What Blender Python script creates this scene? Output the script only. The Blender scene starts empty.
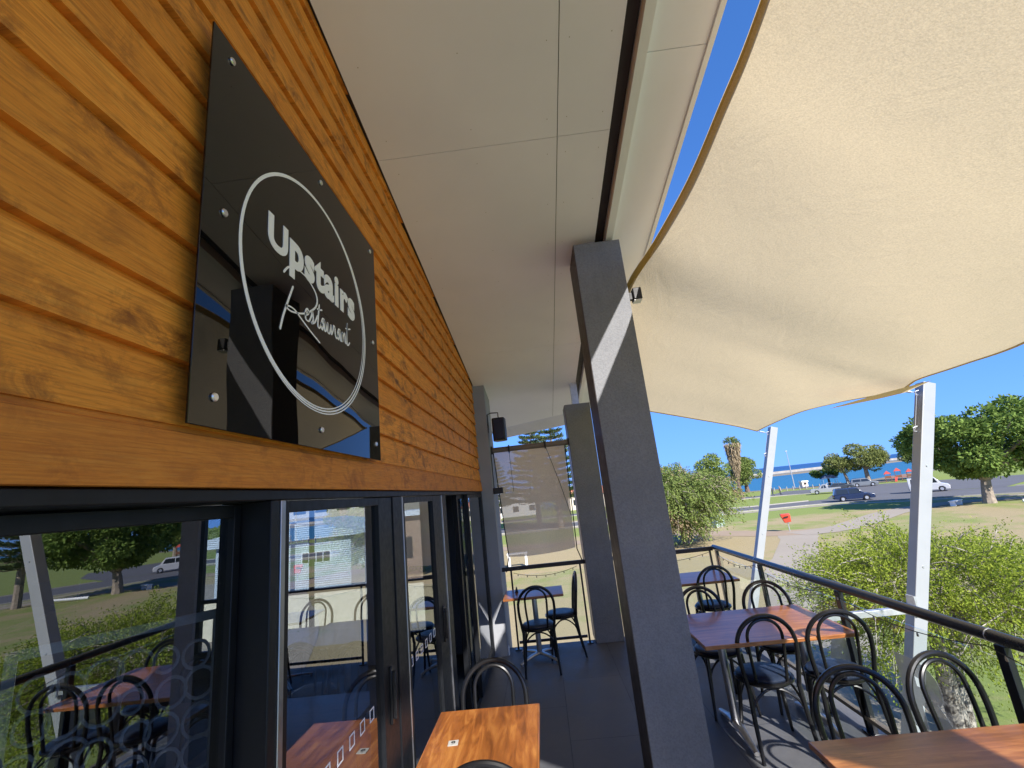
import bpy, math, random
import numpy as np
from mathutils import Vector, Matrix
random.seed(7); rng = np.random.default_rng(7)
sc = bpy.context.scene; COL = sc.collection
R_ = math.radians
# ------------------------------------------------------------------ camera
CAMZ = 1.95
cd = bpy.data.cameras.new('camera'); cam = bpy.data.objects.new('camera', cd); COL.objects.link(cam)
p, r, yw = R_(13.784), R_(6.182), R_(-2.161)
f = Vector((math.sin(yw)*math.cos(p), math.cos(yw)*math.cos(p), math.sin(p)))
rt = Vector((math.cos(yw), -math.sin(yw), 0)); up = rt.cross(f)
rt2 = rt*math.cos(r) - up*math.sin(r); up2 = up*math.cos(r) + rt*math.sin(r)
cam.matrix_world = Matrix(((rt2.x, up2.x, -f.x, 0), (rt2.y, up2.y, -f.y, 0), (rt2.z, up2.z, -f.z, CAMZ), (0, 0, 0, 1)))
cd.sensor_width = 36; cd.lens = 36*450.84/1024; cd.clip_start = .05; cd.clip_end = 30000
sc.camera = cam
# ------------------------------------------------------------------ sky, sun, exposure
SUN = Vector((.40, -1.0, .77)).normalized()          # towards the sun
w = bpy.data.worlds.new('World'); sc.world = w; w.use_nodes = True
nt = w.node_tree; nt.nodes.clear()
sky = nt.nodes.new('ShaderNodeTexSky'); sky.sky_type = 'NISHITA'; sky.sun_disc = False
sky.sun_elevation = math.asin(SUN.z); sky.sun_rotation = math.atan2(SUN.x, SUN.y)
sky.altitude = 0; sky.air_density = .7; sky.dust_density = 0; sky.ozone_density = 2.5
bg = nt.nodes.new('ShaderNodeBackground'); bg.inputs['Strength'].default_value = .15
wo = nt.nodes.new('ShaderNodeOutputWorld')
tint = nt.nodes.new('ShaderNodeMix'); tint.data_type = 'RGBA'; tint.blend_type = 'MULTIPLY'; tint.inputs[0].default_value = 1
tint.inputs[7].default_value = (.36, .70, 1.05, 1)      # a deep clear summer blue
nt.links.new(sky.outputs[0], tint.inputs[6])
# soften the very bright band near the horizon: c / (1 + k c)
mul = nt.nodes.new('ShaderNodeVectorMath'); mul.operation = 'MULTIPLY'; mul.inputs[1].default_value = (1.35, .60, .20)
addv = nt.nodes.new('ShaderNodeVectorMath'); addv.operation = 'ADD'; addv.inputs[1].default_value = (1, 1, 1)
div = nt.nodes.new('ShaderNodeVectorMath'); div.operation = 'DIVIDE'
nt.links.new(tint.outputs[2], mul.inputs[0]); nt.links.new(mul.outputs[0], addv.inputs[0])
nt.links.new(tint.outputs[2], div.inputs[0]); nt.links.new(addv.outputs[0], div.inputs[1]); nt.links.new(div.outputs[0], bg.inputs[0]); nt.links.new(bg.outputs[0], wo.inputs[0])
sd = bpy.data.lights.new('sun', 'SUN'); sd.energy = 3.0; sd.angle = R_(.5); sd.color = (1, .955, .90)
so = bpy.data.objects.new('sun', sd); COL.objects.link(so); so.rotation_euler = SUN.to_track_quat('Z', 'Y').to_euler()
so.location = (0, 0, 30)
sc.view_settings.view_transform = 'Standard'; sc.view_settings.look = 'None'
sc.view_settings.exposure = 1.68; sc.view_settings.gamma = 1
try:
    sc.cycles.max_bounces = 10; sc.cycles.diffuse_bounces = 5; sc.cycles.glossy_bounces = 5
    sc.cycles.transparent_max_bounces = 16; sc.cycles.transmission_bounces = 6
except Exception: pass

# ------------------------------------------------------------------ materials
def mat(name):
    m = bpy.data.materials.new(name); m.use_nodes = True; t = m.node_tree
    return m, t, t.nodes['Principled BSDF']
def N(t, typ, **kw):
    n = t.nodes.new(typ)
    for k, v in kw.items():
        if k.startswith('i_'):
            n.inputs[k[2:].replace('_', ' ')].default_value = v
        else: setattr(n, k, v)
    return n
def coords(t, scale=(1, 1, 1), kind='Object', rot=(0, 0, 0)):
    tc = N(t, 'ShaderNodeTexCoord'); mp = N(t, 'ShaderNodeMapping')
    mp.inputs['Scale'].default_value = scale; mp.inputs['Rotation'].default_value = rot
    t.links.new(tc.outputs[kind], mp.inputs[0]); return mp.outputs[0]
def noise(t, vec, scale, detail=4, rough=.55, dist=0):
    n = N(t, 'ShaderNodeTexNoise'); n.inputs['Scale'].default_value = scale; n.inputs['Detail'].default_value = detail
    n.inputs['Roughness'].default_value = rough; n.inputs['Distortion'].default_value = dist
    t.links.new(vec, n.inputs['Vector']); return n.outputs['Fac']
def ramp(t, fac, stops):
    n = N(t, 'ShaderNodeValToRGB'); e = n.color_ramp.elements
    while len(e) < len(stops): e.new(.5)
    for el, (po, c) in zip(e, stops):
        el.position = po; el.color = (c[0], c[1], c[2], 1) if hasattr(c, '__len__') else (c, c, c, 1)
    t.links.new(fac, n.inputs[0]); return n.outputs[0]
def mixc(t, fac, a, b, mode='MIX'):
    n = N(t, 'ShaderNodeMix', data_type='RGBA', blend_type=mode)
    if isinstance(fac, (int, float)): n.inputs[0].default_value = fac
    else: t.links.new(fac, n.inputs[0])
    for i, c in ((6, a), (7, b)):
        if isinstance(c, (tuple, list)): n.inputs[i].default_value = (c[0], c[1], c[2], 1)
        else: t.links.new(c, n.inputs[i])
    return n.outputs[2]
def math_(t, op, a, b=None):
    n = N(t, 'ShaderNodeMath', operation=op)
    for i, c in enumerate((a, b)):
        if c is None: continue
        if isinstance(c, (int, float)): n.inputs[i].default_value = c
        else: t.links.new(c, n.inputs[i])
    return n.outputs[0]
def bump(t, b, h, strength=.3, dist=.01):
    n = N(t, 'ShaderNodeBump'); n.inputs['Strength'].default_value = strength; n.inputs['Distance'].default_value = dist
    t.links.new(h, n.inputs['Height']); t.links.new(n.outputs[0], b.inputs['Normal'])
def plain(name, c, rough=.5, metal=0, var=.12, vs=6, coat=0, spec=.5, bs=0, bscale=60):
    m, t, b = mat(name); v = coords(t)
    n = noise(t, v, vs, 5)
    t.links.new(ramp(t, n, [(.25, [x*(1-var) for x in c]), (.75, [min(1, x*(1+var)) for x in c])]), b.inputs['Base Color'])
    n2 = noise(t, v, vs*3, 4)
    t.links.new(ramp(t, n2, [(.2, max(.02, rough-.08)), (.8, min(1, rough+.1))]), b.inputs['Roughness'])
    b.inputs['Metallic'].default_value = metal; b.inputs['Coat Weight'].default_value = coat
    b.inputs['Coat Roughness'].default_value = .08; b.inputs['Specular IOR Level'].default_value = spec
    if bs: bump(t, b, noise(t, v, bscale, 4), bs, .004)
    return m
def wood_top(name, dark, mid, light, axis='x'):
    m, t, b = mat(name)
    s = (1.2, 9, 9) if axis == 'x' else (9, 1.2, 9)
    v = coords(t, s); n = noise(t, v, 2.2, 7, .62, 1.2)
    v2 = coords(t, (1, 1, 1)); sp = N(t, 'ShaderNodeSeparateXYZ'); t.links.new(v2, sp.inputs[0])
    pl = math_(t, 'FLOOR', math_(t, 'MULTIPLY', sp.outputs['Y' if axis == 'x' else 'X'], 7.1))
    wn = N(t, 'ShaderNodeTexWhiteNoise', noise_dimensions='1D'); t.links.new(pl, wn.inputs['W'])
    c = ramp(t, n, [(.3, dark), (.5, mid), (.68, light)])
    c2 = mixc(t, math_(t, 'MULTIPLY', wn.outputs[0], .55), c, [x*.45 for x in mid])
    sm = noise(t, coords(t, (2, 2, 2)), 2.5, 5, .7)
    c3 = mixc(t, ramp(t, sm, [(.55, 0), (.8, .5)]), c2, [x*.4 for x in dark])
    t.links.new(c3, b.inputs['Base Color'])
    b.inputs['Roughness'].default_value = .34; b.inputs['Coat Weight'].default_value = .32
    t.links.new(ramp(t, noise(t, v2, 9, 5), [(.3, .07), (.8, .22)]), b.inputs['Coat Roughness'])
    bump(t, b, n, .08, .003)
    return m
M = {}
# stained cedar boards, grain along y, each board its own tone
m, t, b = mat('stained_timber')
v = coords(t); sp = N(t, 'ShaderNodeSeparateXYZ'); t.links.new(v, sp.inputs[0])
idx = math_(t, 'FLOOR', math_(t, 'DIVIDE', math_(t, 'SUBTRACT', sp.outputs['Z'], 2.185), .1555))
wn = N(t, 'ShaderNodeTexWhiteNoise', noise_dimensions='1D'); t.links.new(idx, wn.inputs['W'])
cb = N(t, 'ShaderNodeCombineXYZ'); t.links.new(sp.outputs['X'], cb.inputs[0])
t.links.new(math_(t, 'ADD', sp.outputs['Y'], math_(t, 'MULTIPLY', wn.outputs[0], 17)), cb.inputs[1]); t.links.new(sp.outputs['Z'], cb.inputs[2])
mp = N(t, 'ShaderNodeMapping'); mp.inputs['Scale'].default_value = (1, 1.1, 26); t.links.new(cb.outputs[0], mp.inputs[0])
g = noise(t, mp.outputs[0], 3, 8, .65, .9)
mp2 = N(t, 'ShaderNodeMapping'); mp2.inputs['Scale'].default_value = (1, 7.5, 12); t.links.new(cb.outputs[0], mp2.inputs[0])
sm = noise(t, mp2.outputs[0], 1.0, 8, .72, .5)
mp4 = N(t, 'ShaderNodeMapping'); mp4.inputs['Scale'].default_value = (1, 2.6, 52); t.links.new(cb.outputs[0], mp4.inputs[0])
fg = noise(t, mp4.outputs[0], 4, 5, .6, .2)
base = ramp(t, g, [(.25, (.64, .20, .020)), (.5, (.88, .325, .036)), (.75, (.97, .44, .070))])
tone = mixc(t, math_(t, 'MULTIPLY', wn.outputs[0], .65), base, (.70, .245, .024))
tone = mixc(t, ramp(t, fg, [(.36, .42), (.54, 0)]), tone, (.36, .105, .012))
patch = ramp(t, noise(t, cb.outputs[0], 2.3, 4, .6, .4), [(.42, .25), (.60, 1)])
smud = mixc(t, math_(t, 'MULTIPLY', patch, ramp(t, sm, [(.47, 0), (.62, .85)])), tone, (.22, .066, .013))
smud = mixc(t, math_(t, 'MULTIPLY', math_(t, 'LESS_THAN', sp.outputs['Z'], 2.186), .45), smud, (.42, .12, .022))
vo = N(t, 'ShaderNodeTexVoronoi'); mp3 = N(t, 'ShaderNodeMapping'); mp3.inputs['Scale'].default_value = (.6, 1.5, 3.2)
t.links.new(cb.outputs[0], mp3.inputs[0]); t.links.new(mp3.outputs[0], vo.inputs['Vector']); vo.inputs['Scale'].default_value = 1.25
kn = ramp(t, vo.outputs['Distance'], [(.045, .85), (.075, .3), (.10, 0)])
t.links.new(mixc(t, kn, smud, (.10, .028, .008)), b.inputs['Base Color'])
b.inputs['Roughness'].default_value = .62; b.inputs['Specular IOR Level'].default_value = .3
bump(t, b, math_(t, 'ADD', math_(t, 'MULTIPLY', fg, .6), g), .35, .004); M['cedar'] = m
# render on the columns
m, t, b = mat('grey_render')
v = coords(t); n = noise(t, v, 2.2, 6, .6); n2 = noise(t, v, 95, 3)
st = noise(t, coords(t, (6, 6, .5)), 2, 5, .6)
c = ramp(t, n, [(.3, (.185, .190, .205)), (.7, (.245, .248, .262))])
c = mixc(t, ramp(t, n2, [(.35, .30), (.6, 0)]), c, (.09, .095, .11))
t.links.new(mixc(t, ramp(t, st, [(.5, 0), (.85, .35)]), c, (.26, .27, .28)), b.inputs['Base Color'])
b.inputs['Roughness'].default_value = .86; bump(t, b, n2, .5, .004); M['render'] = m
m, t, b = mat('pale_grey_render')
v = coords(t); n = noise(t, v, 2.0, 6, .6); n2 = noise(t, v, 150, 3)
t.links.new(ramp(t, n, [(.3, (.27, .28, .30)), (.7, (.33, .34, .36))]), b.inputs['Base Color'])
b.inputs['Roughness'].default_value = .8; bump(t, b, n2, .4, .004); M['render_pale'] = m
M['ceil'] = plain('ceiling_paint', (.90, .88, .97), .6, var=.05, vs=1.2, bs=.05, bscale=40)
M['white_paint'] = plain('white_paint', (.84, .85, .86), .45, var=.05, vs=2)
M['fascia'] = plain('fascia_panel', (.90, .92, .94), .5, var=.04, vs=1.5)
M['joint'] = plain('joint_shadow', (.16, .14, .13), .8)
M['black_alu'] = plain('black_aluminium', (.007, .008, .010), .42, var=.25, vs=9, spec=.3)
M['silver_alu'] = plain('brushed_aluminium', (.50, .50, .51), .36, metal=1, var=.12, vs=14)
M['brown_steel'] = plain('dark_brown_steel', (.030, .022, .020), .5, var=.25, vs=5)
M['black_gloss'] = plain('black_gloss_paint', (.008, .008, .009), .30, var=.15, vs=2, coat=.15, spec=.4)
M['rail'] = plain('black_rail', (.009, .011, .016), .30, var=.15, vs=1.5, coat=.2)
M['screw'] = plain('steel_screw', (.72, .72, .70), .28, metal=1)
M['wood9'] = wood_top('orange_table_timber', (.13, .040, .010), (.30, .10, .022), (.46, .19, .045), 'y')
M['wood'] = wood_top('jarrah_table_timber', (.16, .055, .018), (.31, .115, .034), (.44, .19, .06), 'x')
M['vinyl'] = plain('dark_blue_vinyl', (.020, .030, .055), .36, var=.2, vs=10, bs=.2, bscale=90)
M['plastic'] = plain('black_plastic', (.015, .015, .016), .5)
M['cable'] = plain('dark_cable', (.02, .02, .02), .6)
M['post'] = plain('white_post_paint', (.32, .34, .36), .38, var=.06, vs=3, coat=.2)
M['galv'] = plain('galvanised_steel', (.55, .57, .60), .42, metal=.7, var=.15, vs=18)
M['wall_in'] = plain('interior_wall', (.07, .07, .075), .8)
M['carpet'] = plain('interior_floor', (.022, .025, .034), .5, var=.2)
M['slab'] = plain('concrete_edge', (.36, .35, .34), .8, var=.12, bs=.2)
# slate tile floor
m, t, b = mat('slate_tiles')
v = coords(t); br = N(t, 'ShaderNodeTexBrick'); br.offset = .5; t.links.new(coords(t, (1, 1, 1), rot=(0, 0, R_(90))), br.inputs['Vector'])
br.inputs['Scale'].default_value = 1; br.inputs['Brick Width'].default_value = 1.2; br.inputs['Row Height'].default_value = .6
br.inputs['Mortar Size'].default_value = .003; br.inputs['Color1'].default_value = (.100, .103, .113, 1); br.inputs['Color2'].default_value = (.125, .128, .138, 1)
br.inputs['Mortar'].default_value = (.024, .025, .03, 1)
n = noise(t, v, 5, 8, .68, .6); n2 = noise(t, v, 28, 6, .7)
c = mixc(t, ramp(t, n, [(.35, .6), (.65, 0)]), br.outputs[0], (.065, .067, .075))
c = mixc(t, ramp(t, n2, [(.55, 0), (.8, .3)]), c, (.20, .19, .18))
c = mixc(t, ramp(t, noise(t, v, 1.1, 5, .6), [(.5, 0), (.75, .35)]), c, (.17, .165, .155))
t.links.new(c, b.inputs['Base Color']); t.links.new(ramp(t, n, [(.3, .42), (.7, .62)]), b.inputs['Roughness'])
bump(t, b, math_(t, 'ADD', n, math_(t, 'MULTIPLY', br.outputs['Fac'], -.6)), .18, .006); M['floor'] = m
# window glass: dark tinted, reflective
def glass(name, tint, base, ior=1.5, rough=0.0):
    m = bpy.data.materials.new(name); m.use_nodes = True; t = m.node_tree; t.nodes.clear()
    o = N(t, 'ShaderNodeOutputMaterial'); mx = N(t, 'ShaderNodeMixShader')
    tr = N(t, 'ShaderNodeBsdfTransparent'); tr.inputs[0].default_value = (*tint, 1)
    gl = N(t, 'ShaderNodeBsdfGlossy'); gl.inputs['Color'].default_value = (.95, .97, 1, 1); gl.inputs['Roughness'].default_value = rough
    fr = N(t, 'ShaderNodeFresnel'); fr.inputs['IOR'].default_value = ior
    ge = N(t, 'ShaderNodeNewGeometry')
    fac = math_(t, 'MULTIPLY', math_(t, 'MINIMUM', math_(t, 'ADD', fr.outputs[0], base), 1.0), math_(t, 'SUBTRACT', 1.0, ge.outputs['Backfacing']))
    if 'window' in name:
        bp = N(t, 'ShaderNodeBump'); bp.inputs['Strength'].default_value = .03; bp.inputs['Distance'].default_value = .01
        t.links.new(noise(t, coords(t), 1.3, 2), bp.inputs['Height']); t.links.new(bp.outputs[0], gl.inputs['Normal'])
    t.links.new(fac, mx.inputs[0]); t.links.new(tr.outputs[0], mx.inputs[1]); t.links.new(gl.outputs[0], mx.inputs[2]); t.links.new(mx.outputs[0], o.inputs[0])
    return m
M['glass'] = glass('window_glass', (.60, .64, .68), .19)
M['clear'] = glass('clear_glass', (.93, .96, .95), 0)
M['carglass'] = plain('car_glass', (.02, .025, .03), .08, coat=.5)
m, t, b = mat('frosted_film'); b.inputs['Base Color'].default_value = (.62, .64, .66, 1); b.inputs['Roughness'].default_value = .7; b.inputs['Alpha'].default_value = .55
t.links.new(ramp(t, noise(t, coords(t), 60), [(.2, .5), (.8, .62)]), b.inputs['Alpha']); M['frost'] = m
# sign acrylic
m = bpy.data.materials.new('black_acrylic'); m.use_nodes = True; t = m.node_tree; b = t.nodes['Principled BSDF']; b.inputs['Specular IOR Level'].default_value = 0
b.inputs['Base Color'].default_value = (.004, .004, .004, 1); b.inputs['Roughness'].default_value = .25
gl = N(t, 'ShaderNodeBsdfGlossy'); gl.inputs['Roughness'].default_value = .012; gl.inputs['Color'].default_value = (.95, .93, .9, 1)
fr = N(t, 'ShaderNodeFresnel'); fr.inputs['IOR'].default_value = 1.5; mx = N(t, 'ShaderNodeMixShader')
bp = N(t, 'ShaderNodeBump'); bp.inputs['Strength'].default_value = .22; bp.inputs['Distance'].default_value = .01
t.links.new(noise(t, coords(t), 2.2, 1), bp.inputs['Height']); t.links.new(bp.outputs[0], gl.inputs['Normal'])
t.links.new(math_(t, 'ADD', math_(t, 'MULTIPLY', fr.outputs[0], .95), .0), mx.inputs[0]); t.links.new(b.outputs[0], mx.inputs[1]); t.links.new(gl.outputs[0], mx.inputs[2])
t.links.new(mx.outputs[0], t.nodes['Material Output'].inputs[0]); M['acrylic'] = m
M['sign_white'] = plain('sign_white_vinyl', (.93, .92, .92), .45, var=.02)
# shade cloth
def cloth(name, c, trans, hole, wr=1.0, tc_=None):
    m = bpy.data.materials.new(name); m.use_nodes = True; t = m.node_tree; t.nodes.clear()
    o = N(t, 'ShaderNodeOutputMaterial'); v = coords(t)
    df = N(t, 'ShaderNodeBsdfDiffuse'); tl = N(t, 'ShaderNodeBsdfTranslucent'); tp = N(t, 'ShaderNodeBsdfTransparent')
    a = noise(t, v, 1.1, 5, .6, .4); k = noise(t, v, 105, 3, .7)
    col = mixc(t, ramp(t, a, [(.3, 0), (.7, .25)]), c, [x*.88 for x in c])
    col = mixc(t, ramp(t, k, [(.36, .6), (.62, 0)]), col, [x*.72 for x in c])
    t.links.new(col, df.inputs[0])
    if tc_: tl.inputs[0].default_value = (*tc_, 1)
    else: t.links.new(col, tl.inputs[0])
    wr1 = noise(t, coords(t, (1.4, .5, 1), rot=(0, 0, R_(-38))), 3.2, 6, .62, 1.2)
    wr2 = N(t, 'ShaderNodeTexWave'); wr2.inputs['Scale'].default_value = 34; wr2.inputs['Distortion'].default_value = 2; wr2.inputs['Detail'].default_value = 3
    t.links.new(v, wr2.inputs['Vector'])
    h = math_(t, 'ADD', math_(t, 'MULTIPLY', wr1, 1.0), math_(t, 'MULTIPLY', noise(t, coords(t, (1, 1, 1)), 130, 2), .10))
    bp = N(t, 'ShaderNodeBump'); bp.inputs['Strength'].default_value = .34*wr; bp.inputs['Distance'].default_value = .05
    t.links.new(h, bp.inputs['Height'])
    t.links.new(bp.outputs[0], df.inputs['Normal']); t.links.new(bp.outputs[0], tl.inputs['Normal'])
    m1 = N(t, 'ShaderNodeMixShader'); m1.inputs[0].default_value = trans
    t.links.new(df.outputs[0], m1.inputs[1]); t.links.new(tl.outputs[0], m1.inputs[2])
    m2 = N(t, 'ShaderNodeMixShader'); m2.inputs[0].default_value = hole
    t.links.new(m1.outputs[0], m2.inputs[1]); t.links.new(tp.outputs[0], m2.inputs[2]); t.links.new(m2.outputs[0], o.inputs[0])
    return m
M['sail'] = cloth('shade_sail_cloth', (.74, .61, .385), .46, .0, .8)
M['seam'] = cloth('sail_seam_cloth', (.74, .59, .37), .50, .0, .2)
M['hem'] = cloth('sail_webbing', (.50, .33, .10), .25, 0, .3)
M['blind'] = cloth('brown_mesh_blind', (.92, .70, .46), .62, .13, .5)
# ground
m, t, b = mat('park_lawn')
v = coords(t); sp = N(t, 'ShaderNodeSeparateXYZ'); t.links.new(v, sp.inputs[0])
big = noise(t, v, .07, 6, .62, .6); med = noise(t, v, .55, 6, .66); fin = noise(t, v, 9, 5, .7); vf = noise(t, v, 60, 3, .6)
nearg = N(t, 'ShaderNodeMapRange'); t.links.new(sp.outputs['X'], nearg.inputs[0]); nearg.inputs[1].default_value = 1; nearg.inputs[2].default_value = 9
farg = N(t, 'ShaderNodeMapRange'); t.links.new(sp.outputs['Y'], farg.inputs[0]); farg.inputs[1].default_value = 46; farg.inputs[2].default_value = 56
neary = N(t, 'ShaderNodeMapRange'); t.links.new(sp.outputs['Y'], neary.inputs[0]); neary.inputs[1].default_value = 26; neary.inputs[2].default_value = 12
gr = math_(t, 'MAXIMUM', farg.outputs[0], math_(t, 'MULTIPLY', nearg.outputs[0], neary.outputs[0]))
k = math_(t, 'ADD', math_(t, 'MULTIPLY', math_(t, 'SUBTRACT', big, .5), 1.8), math_(t, 'MULTIPLY', math_(t, 'SUBTRACT', med, .5), .9))
eastg = N(t, 'ShaderNodeMapRange'); t.links.new(sp.outputs['X'], eastg.inputs[0]); eastg.inputs[1].default_value = 16; eastg.inputs[2].default_value = 30
k = math_(t, 'ADD', k, math_(t, 'MULTIPLY', eastg.outputs[0], .22))
k = math_(t, 'ADD', math_(t, 'ADD', k, .22), math_(t, 'MULTIPLY', gr, .55))
green = mixc(t, fin, (.15, .215, .05), (.31, .36, .11))
tan = mixc(t, fin, (.34, .265, .145), (.46, .375, .225))
c = mixc(t, ramp(t, k, [(.3, 0), (.62, 1)]), tan, green)
c = mixc(t, ramp(t, vf, [(.4, .35), (.6, 0)]), c, (.14, .13, .06))
t.links.new(c, b.inputs['Base Color']); b.inputs['Roughness'].default_value = .95; b.inputs['Specular IOR Level'].default_value = .1
bump(t, b, vf, .5, .03); M['lawn'] = m
def road_mat(name, a, c_, cracks=True):
    m, t, b = mat(name); v = coords(t); n = noise(t, v, .35, 6, .6); n2 = noise(t, v, 14, 4, .7)
    c = mixc(t, n, a, c_); c = mixc(t, ramp(t, n2, [(.4, .3), (.7, 0)]), c, [x*.7 for x in a])
    t.links.new(c, b.inputs['Base Color']); b.inputs['Roughness'].default_value = .9; b.inputs['Specular IOR Level'].default_value = .2
    bump(t, b, n2, .3, .01); return m
M['road'] = road_mat('asphalt', (.115, .115, .122), (.165, .165, .172))
M['path'] = road_mat('path_concrete', (.32, .275, .22), (.40, .35, .28))
M['track'] = road_mat('sandy_track', (.32, .24, .165), (.40, .31, .22))
M['sand'] = road_mat('beach_sand', (.20, .17, .125), (.26, .225, .17))
M['kerb'] = plain('kerb_concrete', (.34, .32, .29), .85)
m, t, b = mat('sea_water')
v = coords(t); sp = N(t, 'ShaderNodeSeparateXYZ'); t.links.new(v, sp.inputs[0])
mr = N(t, 'ShaderNodeMapRange'); mr.inputs[1].default_value = 150; mr.inputs[2].default_value = 900
t.links.new(math_(t, 'ADD', sp.outputs['Y'], noise(t, coords(t, (.2, 1, 1)), .02, 3)), mr.inputs[0])
t.links.new(mixc(t, mr.outputs[0], (.018, .125, .20), (.008, .05, .15)), b.inputs['Base Color'])
b.inputs['Roughness'].default_value = .35; b.inputs['Specular IOR Level'].default_value = .25
bump(t, b, noise(t, coords(t, (1, 1, 1)), .5, 5), .5, .4); M['sea'] = m
M['rock'] = plain('groyne_rock', (.26, .24, .21), .9, var=.3, vs=.3, bs=.5, bscale=1)
def leaf_mat(name, a, b_, tr=.35):
    m = bpy.data.materials.new(name); m.use_nodes = True; t = m.node_tree; t.nodes.clear()
    o = N(t, 'ShaderNodeOutputMaterial'); ge = N(t, 'ShaderNodeNewGeometry')
    n = noise(t, coords(t), .9, 3)
    f_ = math_(t, 'ADD', math_(t, 'MULTIPLY', ge.outputs['Random Per Island'], .6), math_(t, 'MULTIPLY', n, .5))
    c = mixc(t, f_, a, b_)
    df = N(t, 'ShaderNodeBsdfDiffuse'); tl = N(t, 'ShaderNodeBsdfTranslucent'); mx = N(t, 'ShaderNodeMixShader'); mx.inputs[0].default_value = tr
    t.links.new(c, df.inputs[0]); t.links.new(c, tl.inputs[0]); t.links.new(df.outputs[0], mx.inputs[1]); t.links.new(tl.outputs[0], mx.inputs[2])
    t.links.new(mx.outputs[0], o.inputs[0]); return m
M['leaf_bush'] = leaf_mat('yellow_green_leaves', (.09, .16, .018), (.42, .48, .075), .40)
M['leaf_mid'] = leaf_mat('olive_leaves', (.11, .17, .04), (.32, .38, .12))
M['leaf_dark'] = leaf_mat('fig_leaves', (.05, .11, .022), (.26, .35, .09), .25)
M['leaf_gum'] = leaf_mat('gum_leaves', (.12, .16, .05), (.32, .34, .12))
M['leaf_pine'] = leaf_mat('pine_needles', (.035, .07, .028), (.13, .16, .06), .15)
M['thatch'] = leaf_mat('dead_palm_thatch', (.24, .18, .11), (.42, .34, .22), .1)
M['dryleaf'] = leaf_mat('dry_twig_leaves', (.22, .16, .09), (.36, .28, .17), .2)
M['bark'] = plain('pale_bark', (.28, .23, .18), .9, var=.4, vs=4, bs=.6, bscale=12)
M['bark_dark'] = plain('brown_bark', (.14, .10, .075), .9, var=.4, vs=5, bs=.6, bscale=14)
m, t, b = mat('mottled_bark'); n = noise(t, coords(t), 9, 5, .7)
t.links.new(ramp(t, n, [(.40, (.07, .055, .045)), (.55, (.40, .36, .31))]), b.inputs['Base Color']); b.inputs['Roughness'].default_value = .9; bump(t, b, n, .5, .02); M['bark_mottled'] = m
def col(name, c, rough=.5, metal=0, coat=0): 
    if name not in M: M[name] = plain(name, c, rough, metal, var=.08, coat=coat)
    return M[name]

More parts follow.
